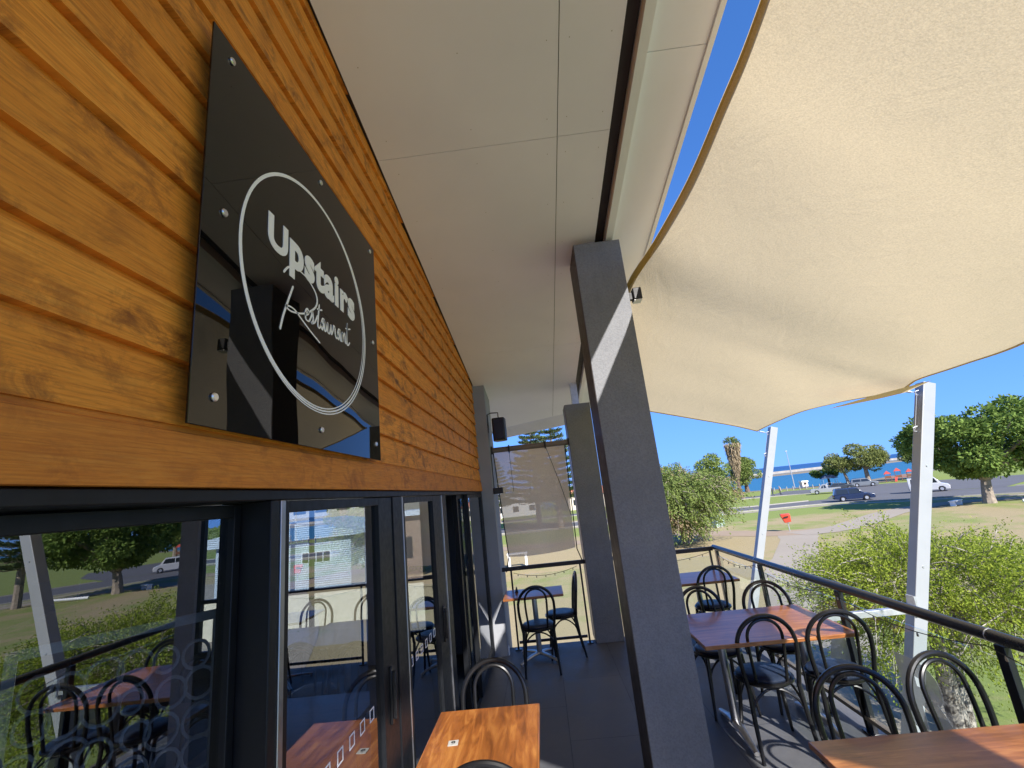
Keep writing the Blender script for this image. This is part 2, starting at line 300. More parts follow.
# ------------------------------------------------------------------ mesh builder and naming helpers
class MB:
    def __init__(s): s.v = []; s.f = []
    def add(s, vs, fs):
        o = len(s.v); s.v += [tuple(x) for x in vs]; s.f += [tuple(i+o for i in q) for q in fs]; return s
    def box(s, a, b, M_=None):
        x0, y0, z0 = a; x1, y1, z1 = b
        vs = [Vector(c) for c in ((x0, y0, z0), (x1, y0, z0), (x1, y1, z0), (x0, y1, z0), (x0, y0, z1), (x1, y0, z1), (x1, y1, z1), (x0, y1, z1))]
        if M_ is not None: vs = [M_ @ q for q in vs]
        return s.add(vs, [(0, 3, 2, 1), (4, 5, 6, 7), (0, 1, 5, 4), (1, 2, 6, 5), (2, 3, 7, 6), (3, 0, 4, 7)])
    def hexa(s, low, high):   # two quads (each 4 pts, ccw from above)
        return s.add(list(low)+list(high), [(3, 2, 1, 0), (4, 5, 6, 7), (0, 1, 5, 4), (1, 2, 6, 5), (2, 3, 7, 6), (3, 0, 4, 7)])
    def tube(s, pts, rad, n=8, closed=False, flat=1.0):
        pts = [Vector(q) for q in pts]; L = len(pts)
        rad = rad if hasattr(rad, '__len__') else [rad]*L
        up_ = Vector((0, 0, 1)); rings = []; pv = None
        for i, q in enumerate(pts):
            if closed: d = pts[(i+1) % L]-pts[i-1]
            else: d = pts[min(i+1, L-1)]-pts[max(i-1, 0)]
            d.normalize()
            if pv is None:
                a = d.cross(up_ if abs(d.z) < .9 else Vector((1, 0, 0))).normalized()
            else:
                a = (pv - d*pv.dot(d)).normalized()
            pv = a; b_ = d.cross(a)
            rings.append([q+a*math.cos(2*math.pi*k/n)*rad[i]+b_*math.sin(2*math.pi*k/n)*rad[i]*flat for k in range(n)])
        o = len(s.v)
        for rg in rings: s.v += [tuple(x) for x in rg]
        for i in range(L if closed else L-1):
            j = (i+1) % L
            for k in range(n):
                s.f.append((o+i*n+k, o+i*n+(k+1) % n, o+j*n+(k+1) % n, o+j*n+k))
        if not closed:
            s.f.append(tuple(o+k for k in range(n))[::-1]); s.f.append(tuple(o+(L-1)*n+k for k in range(n)))
        return s
    def cyl(s, a, b, r1, r2=None, n=16): return s.tube([a, b], [r1, r1 if r2 is None else r2], n)
    def lathe(s, c, prof, n=24, ax='z'):
        o = len(s.v); c = Vector(c)
        for (r, z) in prof:
            for k in range(n):
                A = 2*math.pi*k/n; q = (r*math.cos(A), r*math.sin(A), z)
                if ax == 'x': q = (z, r*math.cos(A), r*math.sin(A))
                if ax == 'y': q = (r*math.cos(A), z, r*math.sin(A))
                s.v.append(tuple(c+Vector(q)))
        for i in range(len(prof)-1):
            for k in range(n): s.f.append((o+i*n+k, o+i*n+(k+1) % n, o+(i+1)*n+(k+1) % n, o+(i+1)*n+k))
        s.f.append(tuple(o+k for k in range(n))[::-1]); s.f.append(tuple(o+(len(prof)-1)*n+k for k in range(n)))
        return s
    def prism(s, poly, z0, z1, plane='xy'):
        n = len(poly)
        def P(a, b, c): return (a, b, c) if plane == 'xy' else ((c, a, b) if plane == 'yz' else (a, c, b))
        s.add([P(a, b, z0) for a, b in poly]+[P(a, b, z1) for a, b in poly],
              [tuple(range(n))[::-1], tuple(range(n, 2*n))]+[(i, (i+1) % n, n+(i+1) % n, n+i) for i in range(n)])
        return s
    def build(s, name, m, parent=None, bev=0, smooth=True):
        me = bpy.data.meshes.new(name); me.from_pydata(s.v, [], s.f); me.materials.append(m)
        if smooth:
            me.shade_smooth(); me.set_sharp_from_angle(angle=R_(35))
        o = bpy.data.objects.new(name, me); COL.objects.link(o)
        if parent is not None: o.parent = parent
        if bev:
            bm = o.modifiers.new('bevel', 'BEVEL'); bm.width = bev; bm.segments = 2; bm.limit_method = 'ANGLE'
        return o
def tag(o, label=None, cat=None, group=None, kind=None):
    for k, v in (('label', label), ('category', cat), ('group', group), ('kind', kind)):
        if v: o[k] = v
    return o
def thing(name, label, cat, loc=(0, 0, 0), rz=0, group=None):
    o = bpy.data.objects.new(name, None); COL.objects.link(o); o.location = loc; o.rotation_euler = (0, 0, rz); o.empty_display_size = .2
    return tag(o, label, cat, group)
def kids(o): return [c for c in bpy.data.objects if c.parent == o]
def dup(o, parent=None, loc=None, rz=None, label=None):
    c = o.copy(); COL.objects.link(c)
    if parent is not None: c.parent = parent
    if loc is not None: c.location = loc
    if rz is not None: c.rotation_euler = (0, 0, rz)
    if label: c['label'] = label
    for ch in kids(o): dup(ch, c)
    return c
def struct(o): o['kind'] = 'structure'; return o
def poly_strip(pts, wd):
    L = []; Rr = []
    for i, q in enumerate(pts):
        a = Vector(pts[max(i-1, 0)]); b_ = Vector(pts[min(i+1, len(pts)-1)]); d = (b_-a).normalized(); n = Vector((-d.y, d.x))
        ww = wd[i] if hasattr(wd, '__len__') else wd
        L.append(Vector(q)+n*ww/2); Rr.append(Vector(q)-n*ww/2)
    return L, Rr
def smoothline(pts, k=6):
    out = []; P = [Vector(q) for q in pts]
    for i in range(len(P)-1):
        p0, p1, p2, p3 = P[max(i-1, 0)], P[i], P[i+1], P[min(i+2, len(P)-1)]
        for j in range(k):
            t_ = j/k; out.append(.5*((2*p1)+(p2-p0)*t_+(2*p0-5*p1+4*p2-p3)*t_*t_+(3*p1-p0-3*p2+p3)*t_**3))
    out.append(P[-1]); return out
G = -3.2
ZC = lambda y: 4.505-.155*y            # underside of the raked ceiling

# ------------------------------------------------------------------ ground, sea, roads
shore = [(-3000, 4200), (-600, 1100), (-200, 420), (-40, 175), (20, 134), (40, 122), (52, 116), (57, 111), (63, 107), (74, 110), (95, 124), (140, 150), (220, 205), (420, 310), (1600, 760), (5000, 1500)]
b_ = MB(); n = len(shore)
b_.add([(x, y, G) for x, y in shore]+[(5000, -3000, G), (-3000, -3000, G)], [tuple(range(n+2))[::-1]])
struct(b_.build('ground', M['lawn'], smooth=False))
inner = []
for i, q in enumerate(shore):
    a = Vector(shore[max(i-1, 0)]); c = Vector(shore[min(i+1, n-1)]); d = (c-a).normalized(); nn = Vector((d.y, -d.x))
    inner.append((Vector(q)+nn*(9+6*math.sin(i*1.7)), Vector(q)-nn*5, Vector(q)))
b_ = MB()
for i in range(n-1):
    (a0, c0, s0), (a1, c1, s1) = inner[i], inner[i+1]
    b_.add([(a0.x, a0.y, G+.012), (a1.x, a1.y, G+.012), (s1.x, s1.y, G+.012), (s0.x, s0.y, G+.012)], [(0, 1, 2, 3)])
    b_.add([(s0.x, s0.y, G+.012), (s1.x, s1.y, G+.012), (c1.x, c1.y, G-.7), (c0.x, c0.y, G-.7)], [(0, 1, 2, 3)])
struct(b_.build('beach', M['sand'], smooth=False))
b_ = MB(); b_.add([(-9000, -200, G-.45), (12000, -200, G-.45), (12000, 14000, G-.45), (-9000, 14000, G-.45)], [(0, 1, 2, 3)])
struct(b_.build('sea', M['sea'], smooth=False))
def flat(name, poly, z, m): 
    b_ = MB(); k = len(poly); b_.add([(x, y, z) for x, y in poly], [tuple(range(k))]); o = b_.build(name, m, smooth=False)
    if o.data.polygons[0].normal.z < 0: o.data.flip_normals()
    return struct(o)
nearL = smoothline([(-160, 70), (-30, 67), (0, 66), (17.5, 64.5), (25.4, 61.5), (35, 60.0), (41, 55), (44.1, 52.8), (52, 45), (64, 33), (90, 8), (130, -40)], 4)
farL = smoothline([(-160, 79), (-30, 76), (0, 75), (20.9, 71.9), (29, 68.2), (39.4, 67.6), (47, 67), (52, 61), (55.5, 58), (64, 49), (76, 37), (102, 10), (140, -34)], 4)
def band(name, A, B, z, m):
    b_ = MB(); k = min(len(A), len(B)); 
    ia = [A[round(i*(len(A)-1)/(k-1))] for i in range(k)]; ib = [B[round(i*(len(B)-1)/(k-1))] for i in range(k)]
    for i in range(k-1):
        b_.add([(ia[i][0], ia[i][1], z), (ia[i+1][0], ia[i+1][1], z), (ib[i+1][0], ib[i+1][1], z), (ib[i][0], ib[i][1], z)], [(0, 1, 2, 3)])
    return struct(b_.build(name, m, smooth=False))
band('road', nearL, farL, G+.012, M['road'])
flat('car_park', [(40, 68.5), (47, 66.2), (55, 58.6), (66, 66), (74, 75), (63, 90), (50, 99), (42, 90), (51, 81.5), (44, 74)], G+.020, M['road'])
A = smoothline([(-60, 96), (0, 92), (25, 89), (41, 86), (46, 83)], 4); B = smoothline([(-60, 104), (0, 100), (25, 97), (44, 93), (51, 90)], 4)
band('park_road', A, B, G+.016, M['road'])
def kerb(pts, name, lab=None):
    L, Rr = poly_strip([(q[0], q[1]) for q in pts], .18); b_ = MB()
    for i in range(len(L)-1):
        b_.hexa([(Rr[i].x, Rr[i].y, G), (Rr[i+1].x, Rr[i+1].y, G), (L[i+1].x, L[i+1].y, G), (L[i].x, L[i].y, G)],
                [(Rr[i].x, Rr[i].y, G+.13), (Rr[i+1].x, Rr[i+1].y, G+.13), (L[i+1].x, L[i+1].y, G+.13), (L[i].x, L[i].y, G+.13)])
    return struct(b_.build(name, M['kerb'], smooth=False))
kerb(nearL, 'kerb'); kerb(farL[:20], 'kerb'); kerb(farL[32:], 'kerb'); kerb(A, 'kerb')
# pale verge beside the road
V0, V1 = poly_strip([(q[0]-.9, q[1]-1.4) for q in nearL], 1.6)
band('footpath', V0, V1, G+.008, M['path'])
c = smoothline([(4.5, 4), (6.4, 11), (8.6, 17), (10.8, 22.5), (13.9, 28.2), (17.9, 35.2), (19.4, 38.5)], 6)
L, Rr = poly_strip(c, [2.6]*24+[2.3]*7+[2.6]*6); band('path', L, Rr, G+.012, M['path'])
c = smoothline([(-80, 58), (-20, 50), (5, 46.5), (13, 44.6), (18, 39.2), (22, 37.8)], 6)
L, Rr = poly_strip(c, 3.2); band('sandy_track', L, Rr, G+.018, M['track'])
c = smoothline([(19, 37.6), (23, 38.4), (28, 42.2), (32.5, 45.4), (40, 47.5), (50, 41), (70, 22)], 6)
L, Rr = poly_strip(c, 2.6); band('path', L, Rr, G+.024, M['path'])
# breakwater
def sandbar(name, near, far, h, m):
    b_ = MB()
    for i in range(len(near)-1):
        n0, n1, f0, f1 = near[i], near[i+1], far[i], far[i+1]
        a0 = (n0[0]*.85+f0[0]*.15, n0[1]*.85+f0[1]*.15); a1 = (n1[0]*.85+f1[0]*.15, n1[1]*.85+f1[1]*.15)
        c0 = (n0[0]*.1+f0[0]*.9, n0[1]*.1+f0[1]*.9); c1 = (n1[0]*.1+f1[0]*.9, n1[1]*.1+f1[1]*.9)
        b_.hexa([(*n0, G-1), (*n1, G-1), (*f1, G-1), (*f0, G-1)], [(*a0, h), (*a1, h), (*c1, h), (*c0, h)])
    return b_.build(name, m, smooth=False)
struct(sandbar('sand_spit', [(90, 322), (128, 310), (139, 288), (155, 286), (181, 294), (209, 303), (260, 333), (400, 425)], [(95, 335), (138, 328), (160, 330), (183, 338), (215, 350), (250, 362), (310, 400), (460, 490)], G+.1, M['sand']))
tag(sandbar('breakwater', [(150, 372), (185, 374), (222, 385), (258, 398), (320, 436), (470, 520)], [(154, 385), (190, 387), (227, 398), (264, 410), (328, 448), (480, 532)], G+1.3, M['rock']), 'long low rock breakwater behind the pale sand bar in the blue bay', 'breakwater')

# ------------------------------------------------------------------ balcony slab
b_ = MB(); b_.box((-.86, -3.5, -.28), (2.30, 6.62, 0)); o = struct(b_.build('balcony_floor', M['floor'], bev=.004))
b_ = MB(); b_.box((-.86, -3.5, -.62), (2.20, 6.52, -.285)); struct(b_.build('balcony_beams', M['slab'], bev=.01))

# ------------------------------------------------------------------ restaurant building
bld = thing('restaurant_building', 'restaurant front of orange stained timber boards above black framed glass doors', 'building', (-.82, 1.5, 0))
def bpart(mb, name, m, bev=0, parent=None, lab=None, smooth=True):
    o = mb.build(name, m, None, bev, smooth); pr = parent or bld
    o.parent = pr
    if pr is bld: o.matrix_parent_inverse = Matrix.Translation((-.82, 1.5, 0)).inverted()
    if lab: o['label'] = lab
    return o
YE = 6.30
# cladding: each board a sloping face with an overhanging lower lip
b_ = MB(); z = 2.045; y0 = -3.5
edges = [2.045, 2.185]
while edges[-1] < 5.2: edges.append(edges[-1]+.1555)
for i in range(len(edges)-1):
    z0, z1 = edges[i], edges[i+1]
    yend = YE
    # shorten the board where it runs under the ceiling (stepped top)
    ymax = min(YE, (4.505+.05-z0)/.155)
    if ymax < y0+.2: break
    xo, xi = (-.810, -.822) if i else (-.796, -.806)
    prof = [(-.87, z0+.001), (xo, z0+.001), (xo, z0+.006), (xi, z1-.016), (xi-.010, z1-.012), (xi-.010, z1+.02), (-.87, z1+.02)]
    k = len(prof)
    b_.add([(x, y0, zz) for x, zz in prof]+[(x, ymax, zz) for x, zz in prof],
           [tuple(range(k)), tuple(range(k, 2*k))[::-1]]+[(j, k+j, k+(j+1) % k, (j+1) % k) for j in range(k)])
bpart(b_, 'timber_cladding', M['cedar'], smooth=False)
# hidden wall core + rest of the shell
b_ = MB(); b_.box((-1.0, -3.5, 2.06), (-.872, YE, 4.9)); bpart(b_, 'wall_core', M['wall_in'])
b_ = MB()
b_.box((-7.2, -3.7, -3.2), (-7.0, 6.75, 3.4)); b_.box((-7.0, -3.7, -3.2), (-.86, -3.5, 4.6))
b_.box((-7.0, 6.55, -3.2), (-5.0, 6.75, 3.4)); b_.box((-5.0, 6.55, -3.2), (-1.7, 6.75, .25)); b_.box((-5.0, 6.55, 2.35), (-1.7, 6.75, 3.4)); b_.box((-1.7, 6.55, -3.2), (-.84, 6.75, 3.45))
b_.box((-7.0, -3.5, -3.2), (-.87, 6.55, -.3))
bpart(b_, 'rendered_wall', M['render'])
b_ = MB(); b_.box((-7.0, -3.5, -.295), (-.865, 6.55, -.005)); bpart(b_, 'interior_floor', M['carpet'])
b_ = MB(); b_.box((-7.0, -3.5, 2.5), (-1.01, 6.55, 2.55)); bpart(b_, 'interior_ceiling', M['wall_in'])
b_ = MB(); b_.box((-5.0, 6.60, .25), (-4.94, 6.66, 2.35)); b_.box((-1.76, 6.60, .25), (-1.7, 6.66, 2.35)); b_.box((-4.94, 6.60, .25), (-1.76, 6.66, .31)); b_.box((-4.94, 6.60, 2.29), (-1.76, 6.66, 2.35)); b_.box((-3.38, 6.60, .31), (-3.33, 6.66, 2.29))
b_.box((-4.94, 6.60, .92), (-1.76, 6.66, .97))
ew = bpart(b_, 'window', M['black_alu']); ew['label'] = 'end window seen through the open glass doors'
b_ = MB(); b_.box((-4.94, 6.625, .31), (-1.76, 6.631, 2.29)); o = bpart(b_, 'pane', M['clear'], parent=ew)
# pier
b_ = MB(); b_.box((-.865, YE+.003, -.3), (-.65, 6.95, 4.0)); bpart(b_, 'pier', M['render_pale'], .006, lab='pale grey rendered pier at the far end of the timber wall')
b_ = MB(); b_.box((-.655, YE+.02, .001), (-.635, 6.4, .09)); bpart(b_, 'skirting', M['white_paint'])
# ceiling
def slope_box(b_, x0, x1, ya, yb, d0, d1, yb2=None):
    yb2 = yb if yb2 is None else yb2      # far edge may be skewed: yb at x0, yb2 at x1
    lo = [(x0, ya, ZC(ya)+d0), (x1, ya, ZC(ya)+d0), (x1, yb2, ZC(yb2)+d0), (x0, yb, ZC(yb)+d0)]
    hi = [(x0, ya, ZC(ya)+d1), (x1, ya, ZC(ya)+d1), (x1, yb2, ZC(yb2)+d1), (x0, yb, ZC(yb)+d1)]
    b_.hexa(lo, hi)
YF0, YF1 = 8.55, 8.0
b_ = MB()
ys = [-3.9, -.45, 2.44, 5.32]
xs = [-2.0, .362, .368, .70]
for xa, xb in ((-.80, .362), (.367, .70)):
    for i in range(len(ys)):
        ya = ys[i]+.0025; yb = (ys[i+1]-.0025) if i+1 < len(ys) else 0
        if i+1 < len(ys): slope_box(b_, xa, xb, ya, yb, 0, .012)
        else:
            fa = YF0+(YF1-YF0)*(xa+.8)/1.5; fb = YF0+(YF1-YF0)*(xb+.8)/1.5
            slope_box(b_, xa, xb, ya, fa, 0, .012, fb)
bpart(b_, 'soffit', M['ceil'], smooth=False)
b_ = MB()
for ya in ys[:-1]+[5.32]:
    for k in range(7):
        for xx in (-.70, -.17, .30, .42, .64):
            y = ya+.12+k*.44
            b_.cyl((xx, y, ZC(y)-.0012), (xx, y, ZC(y)+.002), .0028, n=8)
o = bpart(b_, 'screw_heads', plain('screw_filler', (.42, .38, .36), .7)); o['kind'] = 'stuff'
b_ = MB(); slope_box(b_, -7.3, .695, -3.9, YF0, .014, .26, YF1); bpart(b_, 'roof', M['brown_steel'], smooth=False)
b_ = MB(); slope_box(b_, .70, .775, -3.9, 7.9, .03, .26); bpart(b_, 'roof_gap', M['brown_steel'], smooth=False)
b_ = MB(); slope_box(b_, .780, .835, -3.9, 7.9, -.045, .20); slope_box(b_, 1.170, 1.20, -3.9, 7.9, -.018, .12)
bpart(b_, 'gutter', M['white_paint'], smooth=False)
b_ = MB()
for i, (ya, yb) in enumerate(((-3.9, -.7), (-.695, 2.0), (2.005, 4.7), (4.705, 7.9))): slope_box(b_, .836, 1.169, ya, yb, 0, .10)
bpart(b_, 'fascia', M['fascia'], smooth=False)
b_ = MB()
for i in range(9):
    o0 = i*.075
    lo = [(-.8, YF0+.01+o0, 0), (.7, YF1+.01+o0, 0), (.7, YF1+.055+o0, 0), (-.8, YF0+.055+o0, 0)]
    b_.hexa([(x, y, ZC(y)-.004) for x, y, _ in lo], [(x, y, ZC(y)+.02) for x, y, _ in lo])
bpart(b_, 'vent_slats', M['ceil'], smooth=False)
b_ = MB(); b_.hexa([(x, y, ZC(y)+.021) for x, y in ((-.82, YF0), (.72, YF1), (.72, YF1+.75), (-.82, YF0+.75))], [(x, y, ZC(y)+.2) for x, y in ((-.82, YF0), (.72, YF1), (.72, YF1+.75), (-.82, YF0+.75))])
bpart(b_, 'eave', M['brown_steel'], smooth=False)
# joinery
XG = -.84
b_ = MB()
b_.box((-.97, -3.5, 2.012), (-.815, YE, 2.043))            # head
b_.box((-.97, -3.5, .001), (-.835, YE, .055))            # sill track
for ya, yb in ((-3.5, -3.42), (-1.12, -1.02), (1.36, 1.405), (2.50, 2.66), (3.74, 3.90), (6.20, YE)): b_.box((-.97, ya, .056), (-.812, yb, 2.011))
bpart(b_, 'door_frames', M['black_alu'], .003)
for ya, yb in ((1.406, 1.432), (3.7305, 3.7395), (2.661, 2.672)):
    b_ = MB(); b_.box((-.93, ya, .056), (-.808, yb, 2.010)); bpart(b_, 'frame_edge', M['silver_alu'], .002)
def leaf(name, y0, y1, sl, sr, x=XG, lab=None, handle=None, squares=None):
    b_ = MB(); t0, t1 = x-.022, x+.022
    b_.box((t0, y0, .06), (t1, y0+sl, 2.008)); b_.box((t0, y1-sr, .06), (t1, y1, 2.008))
    b_.box((t0, y0+sl, .06), (t1, y1-sr, .16)); b_.box((t0, y0+sl, 1.972), (t1, y1-sr, 2.008))
    o = bpart(b_, name, M['black_alu'], .002, lab=lab)
    q = MB(); q.box((x-.003, y0+sl, .16), (x+.003, y1-sr, 1.972)); bpart(q, 'pane', M['glass'], parent=o)
    if handle is not None:
        q = MB(); q.box((t1, handle, .98), (t1+.012, handle+.028, 1.22)); q.box((t1+.012, handle+.006, 1.00), (t1+.03, handle+.018, 1.20)); bpart(q, 'handle', M['black_gloss'], .002, parent=o)
    if squares:
        for ys_ in squares:
            q = MB(); s = .024; w_ = .005; zc = 1.10; X0, X1 = x+.0032, x+.0042
            q.box((X0, ys_-s, zc-s), (X1, ys_+s, zc-s+w_)); q.box((X0, ys_-s, zc+s-w_), (X1, ys_+s, zc+s)); q.box((X0, ys_-s, zc-s+w_), (X1, ys_-s+w_, zc+s-w_)); q.box((X0, ys_+s-w_, zc-s+w_), (X1, ys_+s, zc+s-w_))
            bpart(q, 'safety_marking', M['sign_white'], parent=o)
    return o
leaf('window', -3.40, -1.13, .05, .06)
leaf('window', -1.01, 1.355, .06, .03, x=-.925, lab='wide dark window nearest the camera')
leaf('glass_door', 1.436, 2.49, .035, .20, handle=2.36, squares=[1.55+.105*i for i in range(7)], lab='glass door beside the wide window')
leaf('glass_door', 2.675, 3.73, .06, .28, handle=3.55, squares=[2.80+.11*i for i in range(6)])
leaf('glass_door', 4.62, 5.42, .06, .10, x=-.875)
leaf('glass_door', 5.0, 6.19, .06, .06, x=-.825)

# ------------------------------------------------------------------ columns
def column(x0, x1, y0, y1, zt, lab, stub):
    t_ = thing('column', lab, 'column', ((x0+x1)/2, (y0+y1)/2, 0)); cx, cy = (x0+x1)/2, (y0+y1)/2
    b_ = MB(); b_.box((x0-cx, y0-cy, .001), (x1-cx, y1-cy, zt)); b_.build('shaft', M['render'], t_, .004)
    b_ = MB(); b_.box((x0-cx-.003, y0-cy+.004, .002), (x0-cx-.0005, y1-cy-.004, zt-.004)); b_.build('side_shade', M['brown_steel'], t_)  # thin dark sheet standing in for the shade on the column's unlit side
    b_ = MB(); b_.box((-.05, -.05, zt), (.05, .05, zt+stub)); b_.box((-.12, -.12, zt), (.12, .12, zt+.012)); b_.build('bracket', M['galv'], t_)
    return t_
column(.50, .88, 3.39, 3.80, 3.90, 'large slate grey rendered column in front with a diagonal sunlit strip', .06)
column(.475, .84, 6.44, 6.85, 3.13, 'grey rendered column beside the far brown blind, behind the large column', .36)
# floodlight on the near column
t_ = thing('wall_light', 'small black floodlight on the side of the large column', 'light', (.885, 3.44, 3.40))
b_ = MB(); b_.box((0, -.02, -.03), (.03, .02, .03)); b_.build('mount', M['plastic'], t_, .003)
b_ = MB(); b_.box((.03, -.045, -.04), (.10, .045, .06)); b_.build('housing', M['plastic'], t_, .008)
b_ = MB(); b_.box((.035, -.038, -.048), (.095, .038, -.0405)); b_.build('lens', M['sign_white'], t_)

# ------------------------------------------------------------------ sign
SX = -.774
sg = thing('restaurant_sign', 'black mirror gloss sign reading Upstairs Restaurant inside a white ring', 'sign', (SX, 1.61, 2.19))
b_ = MB(); b_.box((-.006, -.650, -.006), (0, .615, 1.165)); b_.build('panel', M['acrylic'], sg, .0012)
cy_, cz_ = -.035, .570
for (dy, dz, ry, rz, wd) in ((0, 0, .466, .434, .0046), (.005, -.003, .475, .440, .0026), (-.006, .004, .456, .429, .0026)):
    b_ = MB(); pts = [(0.001, cy_+dy+math.cos(a)*ry, cz_+dz+math.sin(a)*rz) for a in [2*math.pi*i/96 for i in range(96)]]
    rad = [wd*(1+.35*math.sin(2*math.pi*i/96*1+dy*200)) for i in range(96)]
    k = 96; vs = []
    for i, q in enumerate(pts):
        a = 2*math.pi*i/96
        for s_ in (-1, 1):
            for xx in (.0004, .0012+wd*.1): vs.append((xx, q[1]+math.cos(a)*rad[i]*s_, q[2]+math.sin(a)*rad[i]*s_))
    fs = []
    for i in range(k):
        j = (i+1) % k
        for c0, c1 in ((1, 3), (3, 2), (2, 0), (0, 1)): fs.append((4*i+c0, 4*i+c1, 4*j+c1, 4*j+c0))
    b_.add(vs, fs); b_.build('ring', M['sign_white'], sg, smooth=False)
def textmesh(body, offset, width, height=None, name='lettering', m=None, parent=None):
    cu = bpy.data.curves.new('txt', 'FONT'); cu.body = body; cu.offset = offset; cu.extrude = .004; cu.resolution_u = 6; cu.space_character = 1.10 if len(body) > 1 else 1
    to = bpy.data.objects.new('txt', cu); COL.objects.link(to); bpy.context.view_layer.update()
    me = bpy.data.meshes.new_from_object(to.evaluated_get(bpy.context.evaluated_depsgraph_get())); bpy.data.objects.remove(to)
    co = np.empty(len(me.vertices)*3); me.vertices.foreach_get('co', co); co = co.reshape(-1, 3)
    mn, mx_ = co.min(0), co.max(0); s = width/(mx_[0]-mn[0]); s2 = s if height is None else height/(mx_[1]-mn[1])
    co[:, 0] = (co[:, 0]-mn[0])*s; co[:, 1] = co[:, 1]*s2; co[:, 2] = (co[:, 2]+.004)*.25+.0003
    me.vertices.foreach_set('co', co.ravel()); me.materials.clear(); me.materials.append(m or M['sign_white'])
    o = bpy.data.objects.new(name, me); COL.objects.link(o); o.parent = parent; return o
Ms = Matrix(((0, 0, 1, 0), (1, 0, 0, 0), (0, 1, 0, 0), (0, 0, 0, 1)))   # text x -> y, text y -> z, out -> x
o = textmesh('U', .036, .116, .122, parent=sg); o.matrix_local = Matrix.Translation((.0005, 1.240-1.61, .622)) @ Ms
o = textmesh('pstairs', .042, .560, None, parent=sg); o.matrix_local = Matrix.Translation((.0005, 1.368-1.61, .622)) @ Ms
# script word, drawn as brush strokes (x right, y up), unit = letter x-height
def script(parent):
    S = []
    cv = lambda L: [((y-1.46)/.0386+2.75, (z-2.632)/.0386) for y, z in L]
    S.append(cv([(1.317, 2.745), (1.35, 2.782), (1.403, 2.802), (1.48, 2.800), (1.545, 2.765), (1.54, 2.715), (1.46, 2.655), (1.37, 2.625), (1.335, 2.632), (1.385, 2.640), (1.45, 2.618), (1.51, 2.598), (1.575, 2.580)]))     # R bowl and leg
    S.append(cv([(1.379, 2.724), (1.35, 2.66), (1.32, 2.59), (1.303, 2.535)]))                                                                              # R stem
    x = 2.75
    S.append([(x, .35), (x+.6, .65), (x+.45, 1.0), (x+.1, .7), (x+.15, .1), (x+.7, .05), (x+1.15, .6), (x+1.35, 1.05), (x+1.5, .35), (x+1.15, 0), (x+1.8, .25), (x+2.35, 1.0)])   # e s
    x += 2.35
    S.append([(x+.35, 2.1), (x+.05, .3), (x+.35, 0), (x+.8, .5), (x+1.35, .95), (x+1.0, 1.0), (x+.75, .4), (x+1.0, .02), (x+1.4, .9), (x+1.45, .1), (x+1.75, .15), (x+2.1, .95), (x+2.1, .15), (x+2.5, .1), (x+2.85, .95), (x+2.9, .1), (x+3.25, .5), (x+3.45, 1.05), (x+3.75, .9)])   # t a u r
    S.append([(x-.15, 1.55), (x+.45, 1.62), (x+.95, 1.75)])
    x += 3.75
    S.append([(x, .9), (x+.05, .3), (x+.35, .0), (x+.75, .5), (x+1.2, .95), (x+.85, 1.0), (x+.6, .4), (x+.85, .02), (x+1.25, .9), (x+1.3, .1), (x+1.6, .1), (x+1.75, .95), (x+1.8, .05), (x+2.1, .8), (x+2.4, .95), (x+2.5, .15), (x+2.8, .3), (x+3.15, 2.2), (x+2.95, .3), (x+3.2, 0), (x+3.7, .4)])   # a n t
    S.append([(x+2.55, 1.55), (x+3.2, 1.62), (x+3.9, 1.8)])
    b_ = MB(); u = .0386
    for si, st in enumerate(S):
        if si > 1: st = [(2.75+(x-2.75)*1.04, y*1.22+(x-2.75)*.07) for x, y in st]
        pts = smoothline(st, 7); L_ = len(pts); vs = []
        for i, q in enumerate(pts):
            a = pts[max(i-1, 0)]; c = pts[min(i+1, L_-1)]; d = (c-a); d = d.normalized() if d.length else Vector((1, 0)); nn = Vector((-d.y, d.x))
            th = (.062+.06*abs(d.y)) * (1.0 if len(st) > 15 or st[0][0] > 2 else 1.0)
            if i in (0, L_-1): th *= .4
            for s_ in (-1, 1):
                for xx in (.0004, .0014): vs.append((xx, (q.x+nn.x*th*s_)*u, (q.y+nn.y*th*s_)*u))
        fs = []
        for i in range(L_-1):
            for c0, c1 in ((1, 3), (3, 2), (2, 0), (0, 1)): fs.append((4*i+c0, 4*i+c1, 4*i+4+c1, 4*i+4+c0))
        b_.add(vs, fs)
    o = b_.build('script_lettering', M['sign_white'], parent, smooth=False)
    o.location = (.0006, 1.475-2.75*.0386-1.61, 2.640-2.19)
script(sg)
for (u_, v_) in ((.055, .952), (.055, .505), (.055, .06), (.505, .96), (.955, .96), (.955, .51), (.505, .055), (.955, .06)):
    b_ = MB(); y = -.640+1.245*u_; z = 1.165*v_
    b_.lathe((0, y, z), [(.008, -.028), (.008, .0), (.0115, .001), (.0115, .004), (.009, .007)], 16, 'x'); b_.build('standoff_screw', M['screw'], sg)

